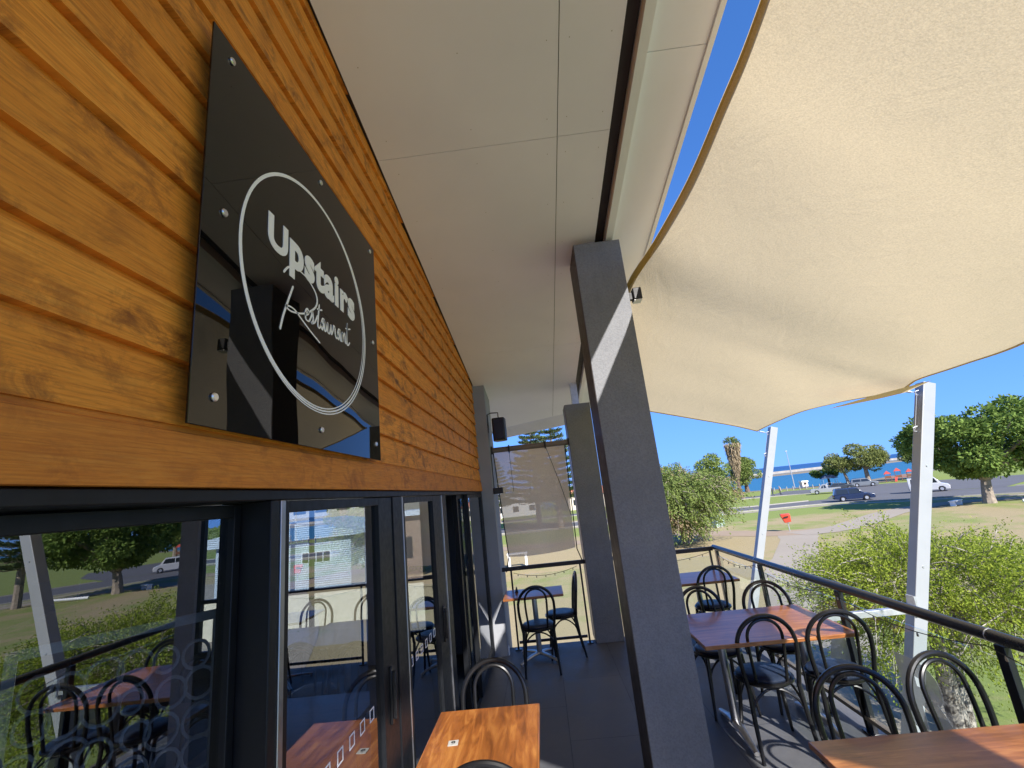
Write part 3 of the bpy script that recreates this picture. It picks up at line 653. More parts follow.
# ------------------------------------------------------------------ speaker, small box on the pier
t_ = thing('loudspeaker', 'black loudspeaker hanging on a bent arm from the grey pier', 'speaker', (-.49, 6.36, 2.87))
b_ = MB(); b_.prism([(-.085, -.10), (.085, -.10), (.10, .06), (.04, .12), (-.07, .12), (-.10, .02)], -.16, .16); b_.build('cabinet', M['plastic'], t_, .012)
b_ = MB(); b_.box((-.07, -.112, -.14), (.07, -.101, .14)); b_.build('grille', M['black_gloss'], t_, .008)
b_ = MB(); b_.tube([(-.155, .02, .02), (-.155, 0, .23), (-.10, 0, .25), (0, 0, .245), (0, 0, .16)], .009, 8); b_.box((-.16, -.02, -.03), (-.15, .04, .10)); b_.build('bracket', M['black_gloss'], t_)
t_ = thing('junction_box', 'small black box fixed low on the pier beside the brown blind', 'box', (-.64, 6.33, 2.03))
b_ = MB(); b_.box((-.008, -.04, -.04), (.12, .06, .04)); b_.build('case', M['plastic'], t_, .006)
b_ = MB(); b_.tube([(.0, .03, .04), (-.0, .04, .5), (.01, .06, .62)], .006, 6); b_.build('cable', M['cable'], t_)

# ------------------------------------------------------------------ brown blind at the far end
bl = thing('outdoor_blind', 'brown see through mesh blind hanging from a roller between pier and column', 'blind', (-.09, 6.5, 2.6))
b_ = MB(); b_.cyl((-.555, 0, 0), (.56, 0, 0), .038, n=16); b_.build('roller_tube', plain('taupe_tube', (.20, .16, .13), .5), bl)
for x in (-.545, -.30, .22, .555):
    b_ = MB(); b_.tube([(x, -.0, .045), (x, -.045, .03), (x, -.045, -.03), (x, 0, -.045), (x, .045, -.02), (x, .045, .03)], .012, 6, True); b_.build('clip', M['plastic'], bl)
b_ = MB(); nx, nz = 24, 30
for j in range(nz+1):
    for i in range(nx+1):
        s, q = i/nx, j/nz
        x = -.53+s*1.02+(.085*q*(1-s))-.03*q*s; zb = -1.45-.03*math.sin(s*math.pi)+.035*s
        z = -.03+q*(zb+.03); y = .02*math.sin(s*9+q*3)*q+.05*q*q*math.sin(q*11)*.6
        b_.v.append((x, y, z))
for j in range(nz):
    for i in range(nx): b_.f.append((j*(nx+1)+i, j*(nx+1)+i+1, (j+1)*(nx+1)+i+1, (j+1)*(nx+1)+i))
b_.build('mesh_fabric', M['blind'], bl)
b_ = MB(); b_.tube([(.22, -.05, -.02), (.36, -.05, -.55), (.46, -.04, -1.0)], .004, 5); b_.tube([(-.30, -.05, -.02), (-.29, -.05, -.6)], .003, 5)
b_.tube([(-.53, 0, -.03), (-.50, 0, -.6), (-.45, 0, -1.46), (-.5, -.05, -1.64)], .008, 6); b_.tube([(.50, 0, -.03), (.49, 0, -.8), (.48, 0, -1.44), (.53, -.04, -1.60)], .008, 6)
b_.build('cord', M['cable'], bl)

# ------------------------------------------------------------------ balustrades
def frost_letter(ch, parent, y, z, wd, ht):
    o = textmesh(ch, .055, wd, None, 'letter', M['frost'], parent)
    co = np.empty(len(o.data.vertices)*3); o.data.vertices.foreach_get('co', co); co = co.reshape(-1, 3)
    co[:, 1] *= ht/(co[:, 1].max()-co[:, 1].min()); co[:, 2] = (co[:, 2]-co[:, 2].min())*.2; o.data.vertices.foreach_set('co', co.ravel())
    o.matrix_local = Matrix.Translation((-.0075, y, z)) @ Matrix(((0, 0, -1, 0), (-1, 0, 0, 0), (0, 1, 0, 0), (0, 0, 0, 1)))
ba = thing('balustrade', 'long black tube handrail over glass panels along the open right side', 'balustrade', (2.2, 2.0, 0))
b_ = MB(); b_.cyl((0, -5.5, 1.0), (0, 4.53, 1.0), .032, n=20); b_.build('handrail', M['rail'], ba)
for y in (-3.2, -.6, .7, 3.3):
    b_ = MB(); b_.cyl((0, y-.003, 1.0), (0, y+.003, 1.0), .0328, n=20); b_.build('rail_sleeve', M['galv'], ba)
YP = [6.46, 5.25, 3.95, 2.66, 1.36, .06, -1.24, -2.54]
for y in YP:
    b_ = MB(); b_.box((-.012, y-2-.028, .001), (.022, y-2+.028, .965)); b_.box((-.05, y-2-.05, .0015), (.06, y-2+.05, .012)); b_.build('post', M['rail'], ba, .003)
for i in range(len(YP)-1):
    ya, yb = YP[i+1]-2+.045, YP[i]-2-.045
    b_ = MB(); b_.box((-.005, ya, .11), (.005, yb, .90)); g_ = b_.build('glass_panel', M['clear'], ba, smooth=False)
    if i == 2:
        frost_letter('A', g_, 4.33-2, .30, .52, .42)
        frost_letter('R', g_, 3.47-2, .30, .44, .42)
b_ = MB(); b_.box((-.018, -5.5, .075), (.018, 4.46, .105)); b_.build('bottom_rail', plain('bronze_rail', (.20, .16, .12), .45, metal=.4), ba)
bf = thing('balustrade', 'short dark handrail with glass panels across the far end of the balcony', 'balustrade', (.8, 6.5, 0))
b_ = MB(); b_.box((-1.45, -.025, .965), (-.33, .025, 1.015)); b_.box((.045, -.025, .965), (1.37, .025, 1.015)); b_.build('handrail', M['brown_steel'], bf, .006)
for x in (-1.33, -.40, .12, 1.33):
    b_ = MB(); b_.box((x-.012, -.012, .001), (x+.012, .012, .964)); b_.box((x-.04, -.04, .001), (x+.04, .04, .012)); b_.build('post', M['rail'], bf, .002)
for x0, x1 in ((-1.31, -.42), (.14, 1.31)):
    b_ = MB(); b_.box((x0, -.004, .11), (x1, .004, .90)); b_.build('glass_panel', M['clear'], bf, smooth=False)
    b_ = MB(); b_.box((x0, -.012, .07), (x1, .012, .10)); b_.build('bottom_rail', M['brown_steel'], bf)
M['bulb'] = plain('bulb_glass', (.35, .30, .22), .2)
def lights_string(lab, pts, sag, nb):
    t_ = thing('string_lights', lab, 'string lights', pts[0]); P0 = Vector(pts[0]); b_ = MB(); c_ = MB()
    for a, b2 in zip(pts[:-1], pts[1:]):
        a, b2 = Vector(a)-P0, Vector(b2)-P0; q = [a.lerp(b2, i/14)-Vector((0, 0, sag*4*(i/14)*(1-i/14))) for i in range(15)]
        b_.tube(q, .0028, 4)
        for i in range(1, 14, max(1, 14//nb)): c_.lathe(q[i]-Vector((0, 0, .026)), [(.002, 0), (.007, .004), (.006, .014), (.003, .026)], 6)
    b_.build('cable', M['cable'], t_); o = c_.build('bulbs', M['bulb'], t_); o['kind'] = 'stuff'
lights_string('fairy lights drooping under the long right handrail', [(2.165, y, .955) for y in (6.4, 5.3, 4.0, 2.7, 1.4)], .07, 7)
lights_string('fairy lights drooping under the far end handrail', [(-.5, 6.465, .94), (.36, 6.465, .95)], .07, 7)
lights_string('fairy lights under the short rail right of the far column', [(.9, 6.465, .95), (2.1, 6.465, .95)], .07, 7)

# ------------------------------------------------------------------ tables
def table(name, label, x0, x1, y0, y1, wm, rz=0, group=None, foot=.30):
    cx, cy = (x0+x1)/2, (y0+y1)/2; t_ = thing(name, label, 'table', (cx, cy, 0), rz, group); hx, hy = (x1-x0)/2, (y1-y0)/2
    b_ = MB(); b_.box((-hx, -hy, .722), (hx, hy, .75)); b_.build('tabletop', wm, t_, .005)
    if hx > .5:
        for sx in (-.30, .33):
            b_ = MB(); b_.cyl((sx, 0, .06), (sx, 0, .70), .030, n=20); b_.build('pedestal', M['silver_alu'], t_)
            b_ = MB(); b_.box((sx-.07, -.30, .700), (sx+.07, .30, .7215)); b_.build('support_plate', M['black_gloss'], t_, .003)
            b_ = MB()
            for sy in (-1, 1): b_.tube([(sx, sy*.01, .075), (sx, sy*.10, .070), (sx, sy*.22, .045), (sx, sy*.33, .022)], [.036, .034, .027, .022], 10, flat=.7)
            b_.build('foot_bar', M['silver_alu'], t_)
        return t_
    b_ = MB(); b_.cyl((0, 0, .06), (0, 0, .70), .032, n=20); b_.build('pedestal', M['silver_alu'], t_)
    b_ = MB(); b_.box((-.16, -.16, .700), (.16, .16, .7215)); b_.build('support_plate', M['black_gloss'], t_, .003)
    b_ = MB()
    for k in range(4):
        a = math.pi/4+k*math.pi/2; c, s = math.cos(a), math.sin(a)
        b_.tube([(c*.02, s*.02, .07), (c*.12, s*.12, .065), (c*.26, s*.26, .045), (c*(foot+.06), s*(foot+.06), .022)], [.032, .028, .022, .018], 8, flat=.6)
        b_.cyl((c*(foot+.04), s*(foot+.04), .001), (c*(foot+.04), s*(foot+.04), .02), .016, n=10)
    b_.build('star_base', M['silver_alu'], t_); return t_
GT = 'tables set out along the balcony'
table('table', 'orange timber table with a number 9 plate against the glass doors', -.745, -.155, 2.33, 3.03, M['wood9'], 0, GT)
table('table', 'large reddish table under the chairs halfway along the right handrail', 1.04, 2.13, 3.68, 4.52, M['wood'], 0, GT, .34)
table('table', 'reddish timber table in the bottom right corner of the photo', 1.05, 2.14, 1.62, 2.41, M['wood'], 0, GT, .34)
table('table', 'small reddish table in the far left corner below the brown blind', -.61, .12, 5.85, 6.36, M['wood'], 0, GT, .26)
table('table', 'bluish brown table in the far right corner behind the large column', 1.36, 2.15, 5.72, 6.36, M['wood'], 0, GT)
M['plate'] = plain('satin_plate', (.42, .41, .38), .6)
n9 = thing('number_plate', 'small silver square plate marked 9 on the orange table', 'table number', (-.60, 2.66, .7505), R_(4))
b_ = MB(); b_.box((-.026, -.026, 0), (.026, .026, .002)); b_.build('plate', M['plate'], n9, .0006)
o = textmesh('9', .02, .022, .036, 'numeral', M['plastic'], n9); o.location = (-.011, -.018, .0023); o.scale = (1, 1, .3)
t_ = thing('table_number', 'little black holder standing on the small far left table', 'table number', (-.46, 6.2, .7505))
b_ = MB(); b_.prism([(-.02, 0), (.02, 0), (.004, .06), (-.004, .06)], -.03, .03, 'xz'); b_.build('stand', M['plastic'], t_)
b_ = MB(); b_.box((-.0195, -.026, .004), (-.0175, .026, .05), Matrix.Rotation(R_(14), 4, 'Y')); b_.build('card', M['sign_white'], t_)

# ------------------------------------------------------------------ bentwood chairs
def hoop(wd, z0, z1, y0, y1, n=22, leg=0):
    pts = []
    for i in range(n+1):
        a = math.pi*i/n; pts.append((-math.cos(a)*wd, math.sin(a)))
    out = []
    rr = wd*1.0
    zs = z1-rr
    for k in range(5):
        q = k/5; z = z0+(zs-z0)*q; out.append((-wd*(.86+.14*min(1, q*1.4)), y0+(y1-y0)*((z-z0)/(z1-z0))**1.25, z))
    for (cx, sn) in pts:
        z = zs+sn*rr; out.append((cx, y0+(y1-y0)*((z-z0)/(z1-z0))**1.25, z))
    for k in range(4, -1, -1):
        q = k/5; z = z0+(zs-z0)*q; out.append((wd*(.86+.14*min(1, q*1.4)), y0+(y1-y0)*((z-z0)/(z1-z0))**1.25, z))
    return out
def make_chair(label, loc, rz):
    t_ = thing('bentwood_chair', label, 'chair', loc, rz, 'black bentwood chairs around the balcony tables')
    b_ = MB(); b_.lathe((0, 0, 0), [(.150, .432), (.190, .436), (.203, .446), (.203, .458), (.196, .463)], 32); b_.build('seat_rim', M['black_gloss'], t_)
    b_ = MB(); b_.lathe((0, .005, 0), [(.182, .4635), (.186, .474), (.172, .485), (.12, .490), (.05, .491)], 32); b_.build('seat_pad', M['vinyl'], t_)
    b_ = MB(); b_.tube(hoop(.203, .44, .92, -.165, -.235), .0155, 10); b_.build('back_hoop', M['black_gloss'], t_)
    b_ = MB(); b_.tube(hoop(.122, .462, .893, -.155, -.222), .0115, 8); b_.build('inner_hoop', M['black_gloss'], t_)
    for s in (-1, 1):
        b_ = MB(); b_.tube([(s*.172, -.165, .45), (s*.180, -.185, .25), (s*.192, -.235, .001)], [.016, .0155, .012], 10); b_.build('leg', M['black_gloss'], t_)
        b_ = MB(); b_.tube([(s*.145, .125, .44), (s*.160, .145, .25), (s*.185, .180, .001)], [.019, .0155, .011], 10); b_.build('leg', M['black_gloss'], t_)
    b_ = MB()
    for a0, a1 in (((.145, .125), (.172, -.165)), ((-.145, .125), (-.172, -.165)), ((-.145, .125), (.145, .125)), ((-.172, -.165), (.172, -.165))):
        A_ = Vector((*a0, 0)); B_ = Vector((*a1, 0)); q = []
        for i in range(13):
            s = i/12; h = .29+.135*math.sin(math.pi*s)**.6
            pp = A_.lerp(B_, s)*(1.045-.10*math.sin(math.pi*s)); q.append((pp.x, pp.y, h))
        b_.tube(q, .0085, 6)
    b_.build('bent_brace', M['black_gloss'], t_)
    return t_
ch0 = make_chair('black bentwood chair at the left of the near side of the large table', (1.49, 3.90, 0), R_(-3))
CH = [((1.99, 3.85), -8, 'black bentwood chair by the handrail on the near side of the large table'),
      ((1.93, 4.47), 174, 'black bentwood chair by the handrail on the far side of the large table'),
      ((1.37, 4.50), 184, 'black bentwood chair half hidden by the large column, far side of the large table'),
      ((1.84, 5.88), 3, 'black bentwood chair pushed under the far right corner table'),
      ((1.42, 2.46), 172, 'black bentwood chair behind the corner table, farther from the handrail'),
      ((1.96, 2.53), 190, 'black bentwood chair behind the corner table, right against the handrail'),
      ((-.45, 3.05), 180, 'black bentwood chair at the far side of the orange table'),
      ((-.37, 2.34), 0, 'black bentwood chair whose top just shows at the near side of the orange table'),
      ((-.22, 5.76), 3, 'black bentwood chair with its back to the camera at the small far table'),
      ((.07, 6.18), 92, 'black bentwood chair seen from the side at the small far table')]
for (x, y), a, lab in CH: dup(ch0, None, (x, y, 0), R_(a), lab)
for (x, y), a, lab in [((1.30, 1.52), 4, 'black bentwood chair reflected in the left window, on the near side of the corner table'),
                       ((1.88, 1.50), -8, 'black bentwood chair by the handrail reflected in the left window')]: dup(ch0, None, (x, y, 0), R_(a), lab)
# inside the room
it = table('table', 'dining table just inside the glass door with a pale sheen', -2.05, -1.25, 2.55, 3.45, M['wood'], 0)
for i, (x, y, lab) in enumerate([(-3.0, 5.0, 'dining table in the middle of the dim room behind the glass'), (-2.2, 5.1, 'dining table farthest inside, in front of the end window'), (-2.9, 3.1, 'dining table inside behind the black chairs of the dim room')]): dup(it, None, (x, y, 0), 0, lab)
for x, y, a, lab in [(-1.65, 3.75, 180, 'chair inside on the far side of the table behind the glass door'), (-3.0, 4.3, 0, 'chair inside with its back to the glass, middle table'), (-2.2, 4.35, 0, 'chair inside with its back to the glass, farthest table'), (-2.3, 5.85, 180, 'chair inside silhouetted against the end window'), (-3.0, 5.85, 180, 'chair inside at the left of the end window')]:
    o = dup(ch0, None, (x, y, 0), R_(a), lab); del o['group']
t_ = thing('ring_screen', 'pale lattice screen of rings standing behind the wide dark window', 'screen', (-1.30, 1.43, .48), R_(44)); t_.scale = (.62, .62, .70)
b_ = MB(); b_.box((-.40, -.012, .05), (-.36, .012, 1.72)); b_.box((.36, -.012, .05), (.40, .012, 1.72)); b_.box((-.36, -.012, .05), (.36, .012, .09)); b_.box((-.36, -.012, 1.68), (.36, .012, 1.72)); b_.build('frame', M['galv'], t_)
b_ = MB(); random.seed(3)
for i in range(6):
    for j in range(11):
        rr = random.uniform(.045, .07); cx = -.30+i*.12+random.uniform(-.02, .02); cz = .2+j*.135+random.uniform(-.02, .02)
        b_.tube([(cx+rr*math.cos(a), 0, cz+rr*math.sin(a)) for a in [2*math.pi*k/14 for k in range(14)]], .008, 5, True)
b_.build('rings', plain('pale_ring_metal', (.62, .64, .66), .5), t_)
t_ = thing('bar_shelf', 'dark shelf with rows of upturned wine glasses inside the wide window', 'shelf', (-2.6, 2.1, 0), R_(-60))
b_ = MB()
for z in (.9, 1.25, 1.6): b_.box((-.6, -.15, z), (.6, .15, z+.02))
b_.box((-.62, -.15, .01), (-.6, .15, 1.75)); b_.box((.6, -.15, .01), (.62, .15, 1.75)); b_.build('shelving', M['wall_in'], t_)
b_ = MB()
for z in (.92, 1.27):
    for i in range(10): b_.lathe((-.5+i*.11, 0, z), [(.033, 0), (.035, .02), (.040, .08), (.028, .11), (.004, .125), (.004, .18), (.03, .188), (.032, .19)], 12)
b_.build('wine_glasses', M['clear'], t_)

# ------------------------------------------------------------------ shade sail and its posts
def arc(a, b_, bow, n):
    a, b_ = Vector(a), Vector(b_); bow = Vector(bow)
    return [a.lerp(b_, i/n)+bow*(4*(i/n)*(1-i/n)) for i in range(n)]
Nn = (.95, -.75, 4.18); K1 = (.935, 3.66, 3.60); K2 = (.90, 6.50, 3.13); PA = (4.28, 8.98, 2.655); PB = (4.24, 5.38, 2.655); PC = (4.05, 3.30, 2.73); PD = (2.95, -1.3, 3.1)
s1 = smoothline([Nn, (1.08, .5, 3.98), (1.16, 1.54, 3.86), (1.19, 2.08, 3.86), (1.17, 2.6, 3.80), (1.09, 3.22, 3.74), K1, (.93, 4.4, 3.46), (.92, 5.4, 3.30), K2], 4)
def resample(P, n):
    d = [0]
    for a, b2 in zip(P[:-1], P[1:]): d.append(d[-1]+(b2-a).length)
    out = []
    for i in range(n+1):
        t_ = d[-1]*i/n; j = max(k for k in range(len(d)) if d[k] <= t_+1e-9); j = min(j, len(P)-2)
        out.append(P[j].lerp(P[j+1], (t_-d[j])/(d[j+1]-d[j]+1e-12)))
    return out
s2 = smoothline([K2, (1.77, 6.95, 2.985), (2.72, 7.55, 2.835), (3.6, 8.3, 2.735), PA], 8)
s3 = smoothline([PA, (4.33, 8.4, 2.722), (4.36, 7.5, 2.775), (4.36, 6.5, 2.74), PB, (4.17, 5.0, 2.70), (4.12, 4.4, 2.705), (3.98, 3.6, 2.72), (3.35, 2.4, 2.86), (2.86, 1.2, 2.98), (2.80, .1, 3.05), PD], 6)
s4 = smoothline([PD, (2.3, -1.05, 3.4), (1.6, -.88, 3.8), Nn], 8)
nu, nv = 96, 56
S1 = resample(s1, nu); S3 = resample(s3[::-1], nu); S2 = resample(s2, nv); S4 = resample(s4[::-1], nv)
# u along the building (0 near .. 1 far), v across (0 inner .. 1 outer)
b_ = MB(); rnd = np.random.default_rng(2)
ph = rnd.uniform(0, 6.28, 12)
for i in range(nu+1):
    u = i/nu
    for j in range(nv+1):
        v_ = j/nv
        q = S1[i]*(1-v_)+S3[i]*v_+S4[j]*(1-u)+S2[j]*u-(S1[0]*(1-u)*(1-v_)+S1[nu]*u*(1-v_)+S3[0]*(1-u)*v_+S3[nu]*u*v_)
        e = (4*u*(1-u)*4*v_*(1-v_))**.6
        dz = .03*e*math.sin(q.x*1.3+.4*q.y+ph[0])+.009*e*math.sin(5.2*(q.x*.8-q.y*.6)+ph[1]+1.2*math.sin(q.y))+.004*e*math.sin(11*(q.x*.5-q.y*.5)+ph[2]+2*math.sin(q.x*1.7))
        q = q+Vector((0, 0, dz-.10*e)); b_.v.append(tuple(q))
for i in range(nu):
    for j in range(nv):
        a = i*(nv+1)+j; b_.f.append((a, a+1, a+nv+2, a+nv+1))
sail = thing('shade_sail', 'large beige cloth shade sail stretched from the building to the white posts', 'shade sail', Nn)
off = Vector(Nn)
b_.v = [tuple(Vector(q)-off) for q in b_.v]
so_ = b_.build('cloth', M['sail'], sail); so_.data.shade_smooth()
def hem(line, inw, wd, name='hem'):
    b_ = MB(); k = len(line)
    for q in line:
        d = (Vector(inw)-q); d.normalize(); b_.v.append(tuple(q-off-Vector((0, 0, .006)))); b_.v.append(tuple(q+d*wd-off-Vector((0, 0, .006))))
    for i in range(k-1): b_.f.append((2*i, 2*i+1, 2*i+3, 2*i+2))
    return b_.build(name, M['hem'], sail)
hem(S1, (2.7, 3.0, 3.1), .055)
b_ = MB(); b_.tube([q-off for q in S2], .012, 6); b_.tube([q-off for q in S3], .012, 6); b_.build('edge_rope', M['sail'], sail)
# folded flap at the second post
b_ = MB(); ctr = Vector(PB)-off
fl = [(-.02, .75, .03), (-.42, .62, -.02), (-.62, .15, -.05), (-.50, -.35, -.03), (-.12, -.62, .02), (0, -.1, -.01), (0, .3, 0)]
b_.add([tuple(ctr+Vector(q)-Vector((0, 0, .035))) for q in fl]+[tuple(ctr+Vector((-.3, .05, -.075)))], [(i, (i+1) % 7, 7) for i in range(7)])
b_.build('folded_flap', M['sail'], sail)
LEAN = .352
def sail_post(x0, y0, ztop, lab):
    t_ = thing('sail_post', lab, 'post', (x0, y0, G), 0, 'white leaning posts holding the shade sail'); h = ztop-G; w_ = .0625
    b_ = MB(); lo = [(-w_, -w_, 0), (w_, -w_, 0), (w_, w_, 0), (-w_, w_, 0)]
    b_.hexa(lo, [(a+LEAN*h, c, h-a*LEAN*.9) for a, c, _ in lo]); b_.build('steel_tube', M['post'], t_, .006)
    b_ = MB(); hx = LEAN*(h-.10)
    for dz in (.10, .50):
        cx = LEAN*(h-dz)-w_; b_.tube([(cx, 0, h-dz+.03), (cx-.045, 0, h-dz+.02), (cx-.045, 0, h-dz-.02), (cx, 0, h-dz-.03)], .007, 6)
    b_.cyl((LEAN*(h-.1)-w_-.03, 0, h-.1), (LEAN*(h-.5)-w_-.03, 0, h-.5), .003, n=5)
    for dz in (.9, 1.9): b_.cyl((LEAN*(h-dz), -w_-.006, h-dz), (LEAN*(h-dz), -w_+.002, h-dz), .012, n=8)
    b_.build('eye_bolt', M['galv'], t_)
    b_ = MB(); b_.box((-.15, -.15, 0), (.15, .15, .02)); b_.build('base_plate', M['galv'], t_)
    return t_
sail_post(2.53, 9.0, 2.69, 'white leaning post farther away, beyond the far right corner')
sail_post(2.43, 5.3, 2.69, 'white leaning post in front of the leafy bush')
sail_post(2.66, 1.9, 2.72, 'white leaning post reflected at the left edge of the window')
def wire(a, b2, lab):
    a, b2 = Vector(a), Vector(b2); t_ = thing('tension_wire', lab, 'wire', a); d = b2-a
    b_ = MB(); b_.cyl((0, 0, 0), d, .004, n=6); b_.build('cable', M['galv'], t_)
    b_ = MB(); b_.cyl(d*.25, d*.75, .013, n=8); b_.build('turnbuckle', M['galv'], t_)
wire(PA, (2.53+LEAN*5.79-.10, 9.0, 2.60), 'short wire and turnbuckle from the sail to the farther post')
wire(PB, (2.43+LEAN*5.79-.10, 5.3, 2.60), 'short wire and turnbuckle from the sail to the post by the bush')
wire((3.98, 3.30, 2.73), (2.66+LEAN*5.82-.10, 2.0, 2.62), 'tension wire from the sail edge to the near post')
wire(K1, (.885, 3.60, 3.64), 'short strap tying the sail to the large column')
# strut from the balcony to the post
t_ = thing('steel_strut', 'pale steel strut running from the balcony edge to the post by the bush', 'strut', (2.3, 5.25, .40))
b_ = MB(); b_.box((-.02, -.03, -.03), (1.34, .03, .03)); b_.build('bar', M['galv'], t_, .003)
b_ = MB(); b_.box((1.325, -.05, -.05), (1.345, .06, .13)); b_.build('bracket', M['galv'], t_)

# ------------------------------------------------------------------ trees
def leaves_mesh(name, P, D, ln, wd, m, parent=None):
    """P positions, D leaf directions (N,3)"""
    n = len(P); D = D/np.linalg.norm(D, axis=1, keepdims=True)
    r_ = rng.normal(size=(n, 3)); S = np.cross(D, r_); S /= np.linalg.norm(S, axis=1, keepdims=True)
    ln = ln*rng.uniform(.6, 1.3, (n, 1)); wd = wd*rng.uniform(.7, 1.2, (n, 1))
    V = np.stack([P, P+D*ln*.5+S*wd*.5, P+D*ln, P+D*ln*.5-S*wd*.5], 1).reshape(-1, 3)
    me = bpy.data.meshes.new(name); me.vertices.add(4*n); me.vertices.foreach_set('co', V.astype(np.float32).ravel())
    me.loops.add(4*n); me.loops.foreach_set('vertex_index', np.arange(4*n, dtype=np.int32))
    me.polygons.add(n); me.polygons.foreach_set('loop_start', np.arange(0, 4*n, 4, dtype=np.int32)); me.polygons.foreach_set('loop_total', np.full(n, 4, dtype=np.int32))
    me.update(calc_edges=True); me.materials.append(m)
    o = bpy.data.objects.new(name, me); COL.objects.link(o)
    if parent is not None: o.parent = parent
    return o
def clump_pts(centers, radii, per, shell=.75, flat=.8, squash=1.0):
    P = []; D = []
    for c, r0 in zip(centers, radii):
        k = int(per*(r0/np.mean(radii))**2); u = rng.normal(size=(k, 3)); u /= np.linalg.norm(u, axis=1, keepdims=True)
        rr = r0*rng.uniform(shell, 1.05, (k, 1)); q = u*rr; q[:, 2] *= flat
        P.append(c+q); D.append(u+rng.normal(size=(k, 3))*.6+np.array([0, 0, -.2]))
    return np.concatenate(P), np.concatenate(D)
def branchy(b_, base, tips, r0, bend=.3, fork=.35):
    base = Vector(base)
    for tp in tips:
        tp = Vector(tp); m1 = base.lerp(tp, fork)+Vector((0, 0, (tp-base).length*bend*.3)); m1 += Vector((random.uniform(-1, 1), random.uniform(-1, 1), 0))*(tp-base).length*.06
        m2 = base.lerp(tp, .7)+Vector((random.uniform(-1, 1), random.uniform(-1, 1), random.uniform(0, 1)))*(tp-base).length*.07
        b_.tube([base, m1, m2, tp], [r0, r0*.7, r0*.45, r0*.15], 7)
def tree(name, label, cat, base, H, trunk_h, R, crown, lean=(0, 0), nclump=26, cr=.3, per=260, leaf=(.25, .12), lm='leaf_mid', bm='bark', group=None, forks=7, seed=1, tr=.3, zc=None, flat=.75, shell=.7):
    """crown: (rx, ry, rz) half sizes around centre at height zc"""
    random.seed(seed); t_ = thing(name, label, cat, base, 0, group); rx, ry, rz = crown; zc = zc or H-rz
    cx, cy = lean; ctr = np.array([cx, cy, zc]); C = []
    for k in range(nclump):
        while True:
            q = np.array([random.uniform(-1, 1) for _ in range(3)]); L_ = np.linalg.norm(q)
            if .25 < L_ < 1: break
        q = q/L_*(L_**.5); C.append(ctr+q*np.array([rx, ry, rz])*(1-cr*.5))
    rad = [min(rx, rz*1.4)*cr*random.uniform(.7, 1.25) for _ in C]
    P, D = clump_pts(np.array(C), rad, per, shell, flat); leaves_mesh('crown', P, D, leaf[0], leaf[1], M[lm], t_)
    b_ = MB(); top = Vector((cx*.35, cy*.35, trunk_h))
    b_.tube([(0, 0, -.1), (cx*.08, cy*.08, trunk_h*.35), (cx*.2, cy*.2, trunk_h*.7), top], [tr*1.25, tr, tr*.9, tr*.8], 9)
    tips = random.sample(C, min(forks, len(C))); branchy(b_, top, [Vector(c) for c in tips], tr*.62)
    b_.build('trunk', M[bm], t_); return t_
# near bush: long twigs carrying small leaves
def spray_tree(name, label, cat, base, crown_c, crown_r, nspray, per, leaf, lm, bm, trunks, droop=.3, seed=5, sl=.7, group=None, tr=.16, dry=None, twr=.006):
    random.seed(seed); t_ = thing(name, label, cat, base, 0, group); B = np.array(base); C = np.array(crown_c)-B; R3 = np.array(crown_r)
    u = rng.normal(size=(nspray, 3)); u /= np.linalg.norm(u, axis=1, keepdims=True); u[:, 2] = np.abs(u[:, 2])*np.where(rng.random(nspray) < .72, 1, -1)
    lump = 1+.16*np.sin(u[:, 0]*5+seed)*np.cos(u[:, 1]*6+1)+.10*np.sin(u[:, 2]*9+u[:, 0]*7)+.08*rng.normal(size=nspray)
    rr = rng.uniform(.35, 1., nspray)**.55*lump
    S = C+u*R3*rr[:, None]; dirs = u*np.array([1, 1, .55])+rng.normal(size=(nspray, 3))*.35+np.array([0, 0, .25-droop]); dirs /= np.linalg.norm(dirs, axis=1, keepdims=True)
    L_ = sl*rng.uniform(.5, 1.3, nspray)
    tw = MB(); P = []; D = []
    for i in range(nspray):
        s = S[i]; d = dirs[i]; l_ = L_[i]; k = per
        t2 = rng.uniform(0, 1, k)[:, None]; pp = s+d*l_*t2+np.array([0, 0, -1])*droop*l_*t2**2+rng.normal(size=(k, 3))*.09*l_
        P.append(pp); D.append(d+rng.normal(size=(k, 3))*.75+np.array([0, 0, -droop]))
        if i % 3 == 0: tw.tube([tuple(s-d*l_*.5), tuple(s+d*l_*.4), tuple(s+d*l_*.95+np.array([0, 0, -1])*droop*l_*.9)], [twr*1.6, twr, twr*.4], 4)
    P = np.concatenate(P); D = np.concatenate(D); keep = rng.random(len(P)) < 1.1
    if dry:
        msk = (np.sin(P[:, 0]*1.1+P[:, 1]*.8)+np.sin(P[:, 2]*1.4+P[:, 0]*.6) + rng.normal(size=len(P))*.5) > 1.45
        leaves_mesh('dry_foliage', P[msk], D[msk], leaf[0], leaf[1], M[dry], t_); P, D = P[~msk], D[~msk]
    leaves_mesh('crown', P, D, leaf[0], leaf[1], M[lm], t_)
    tw.build('twigs', M[bm], t_)
    b_ = MB()
    for (dx, dy) in trunks:
        top = Vector(C*np.array([.5, .5, 1]))+Vector((dx, dy, -R3[2]*.45))
        b_.tube([(dx*.15, dy*.15, -.1), (dx*.35, dy*.35, top.z*.5), top], [tr, tr*.85, tr*.6], 9)
        branchy(b_, top, [Vector(C+np.array([random.uniform(-1, 1), random.uniform(-1, 1), random.uniform(-.3, .8)])*R3*.75) for _ in range(7)], tr*.5)
    b_.build('trunk', M[bm], t_); return t_
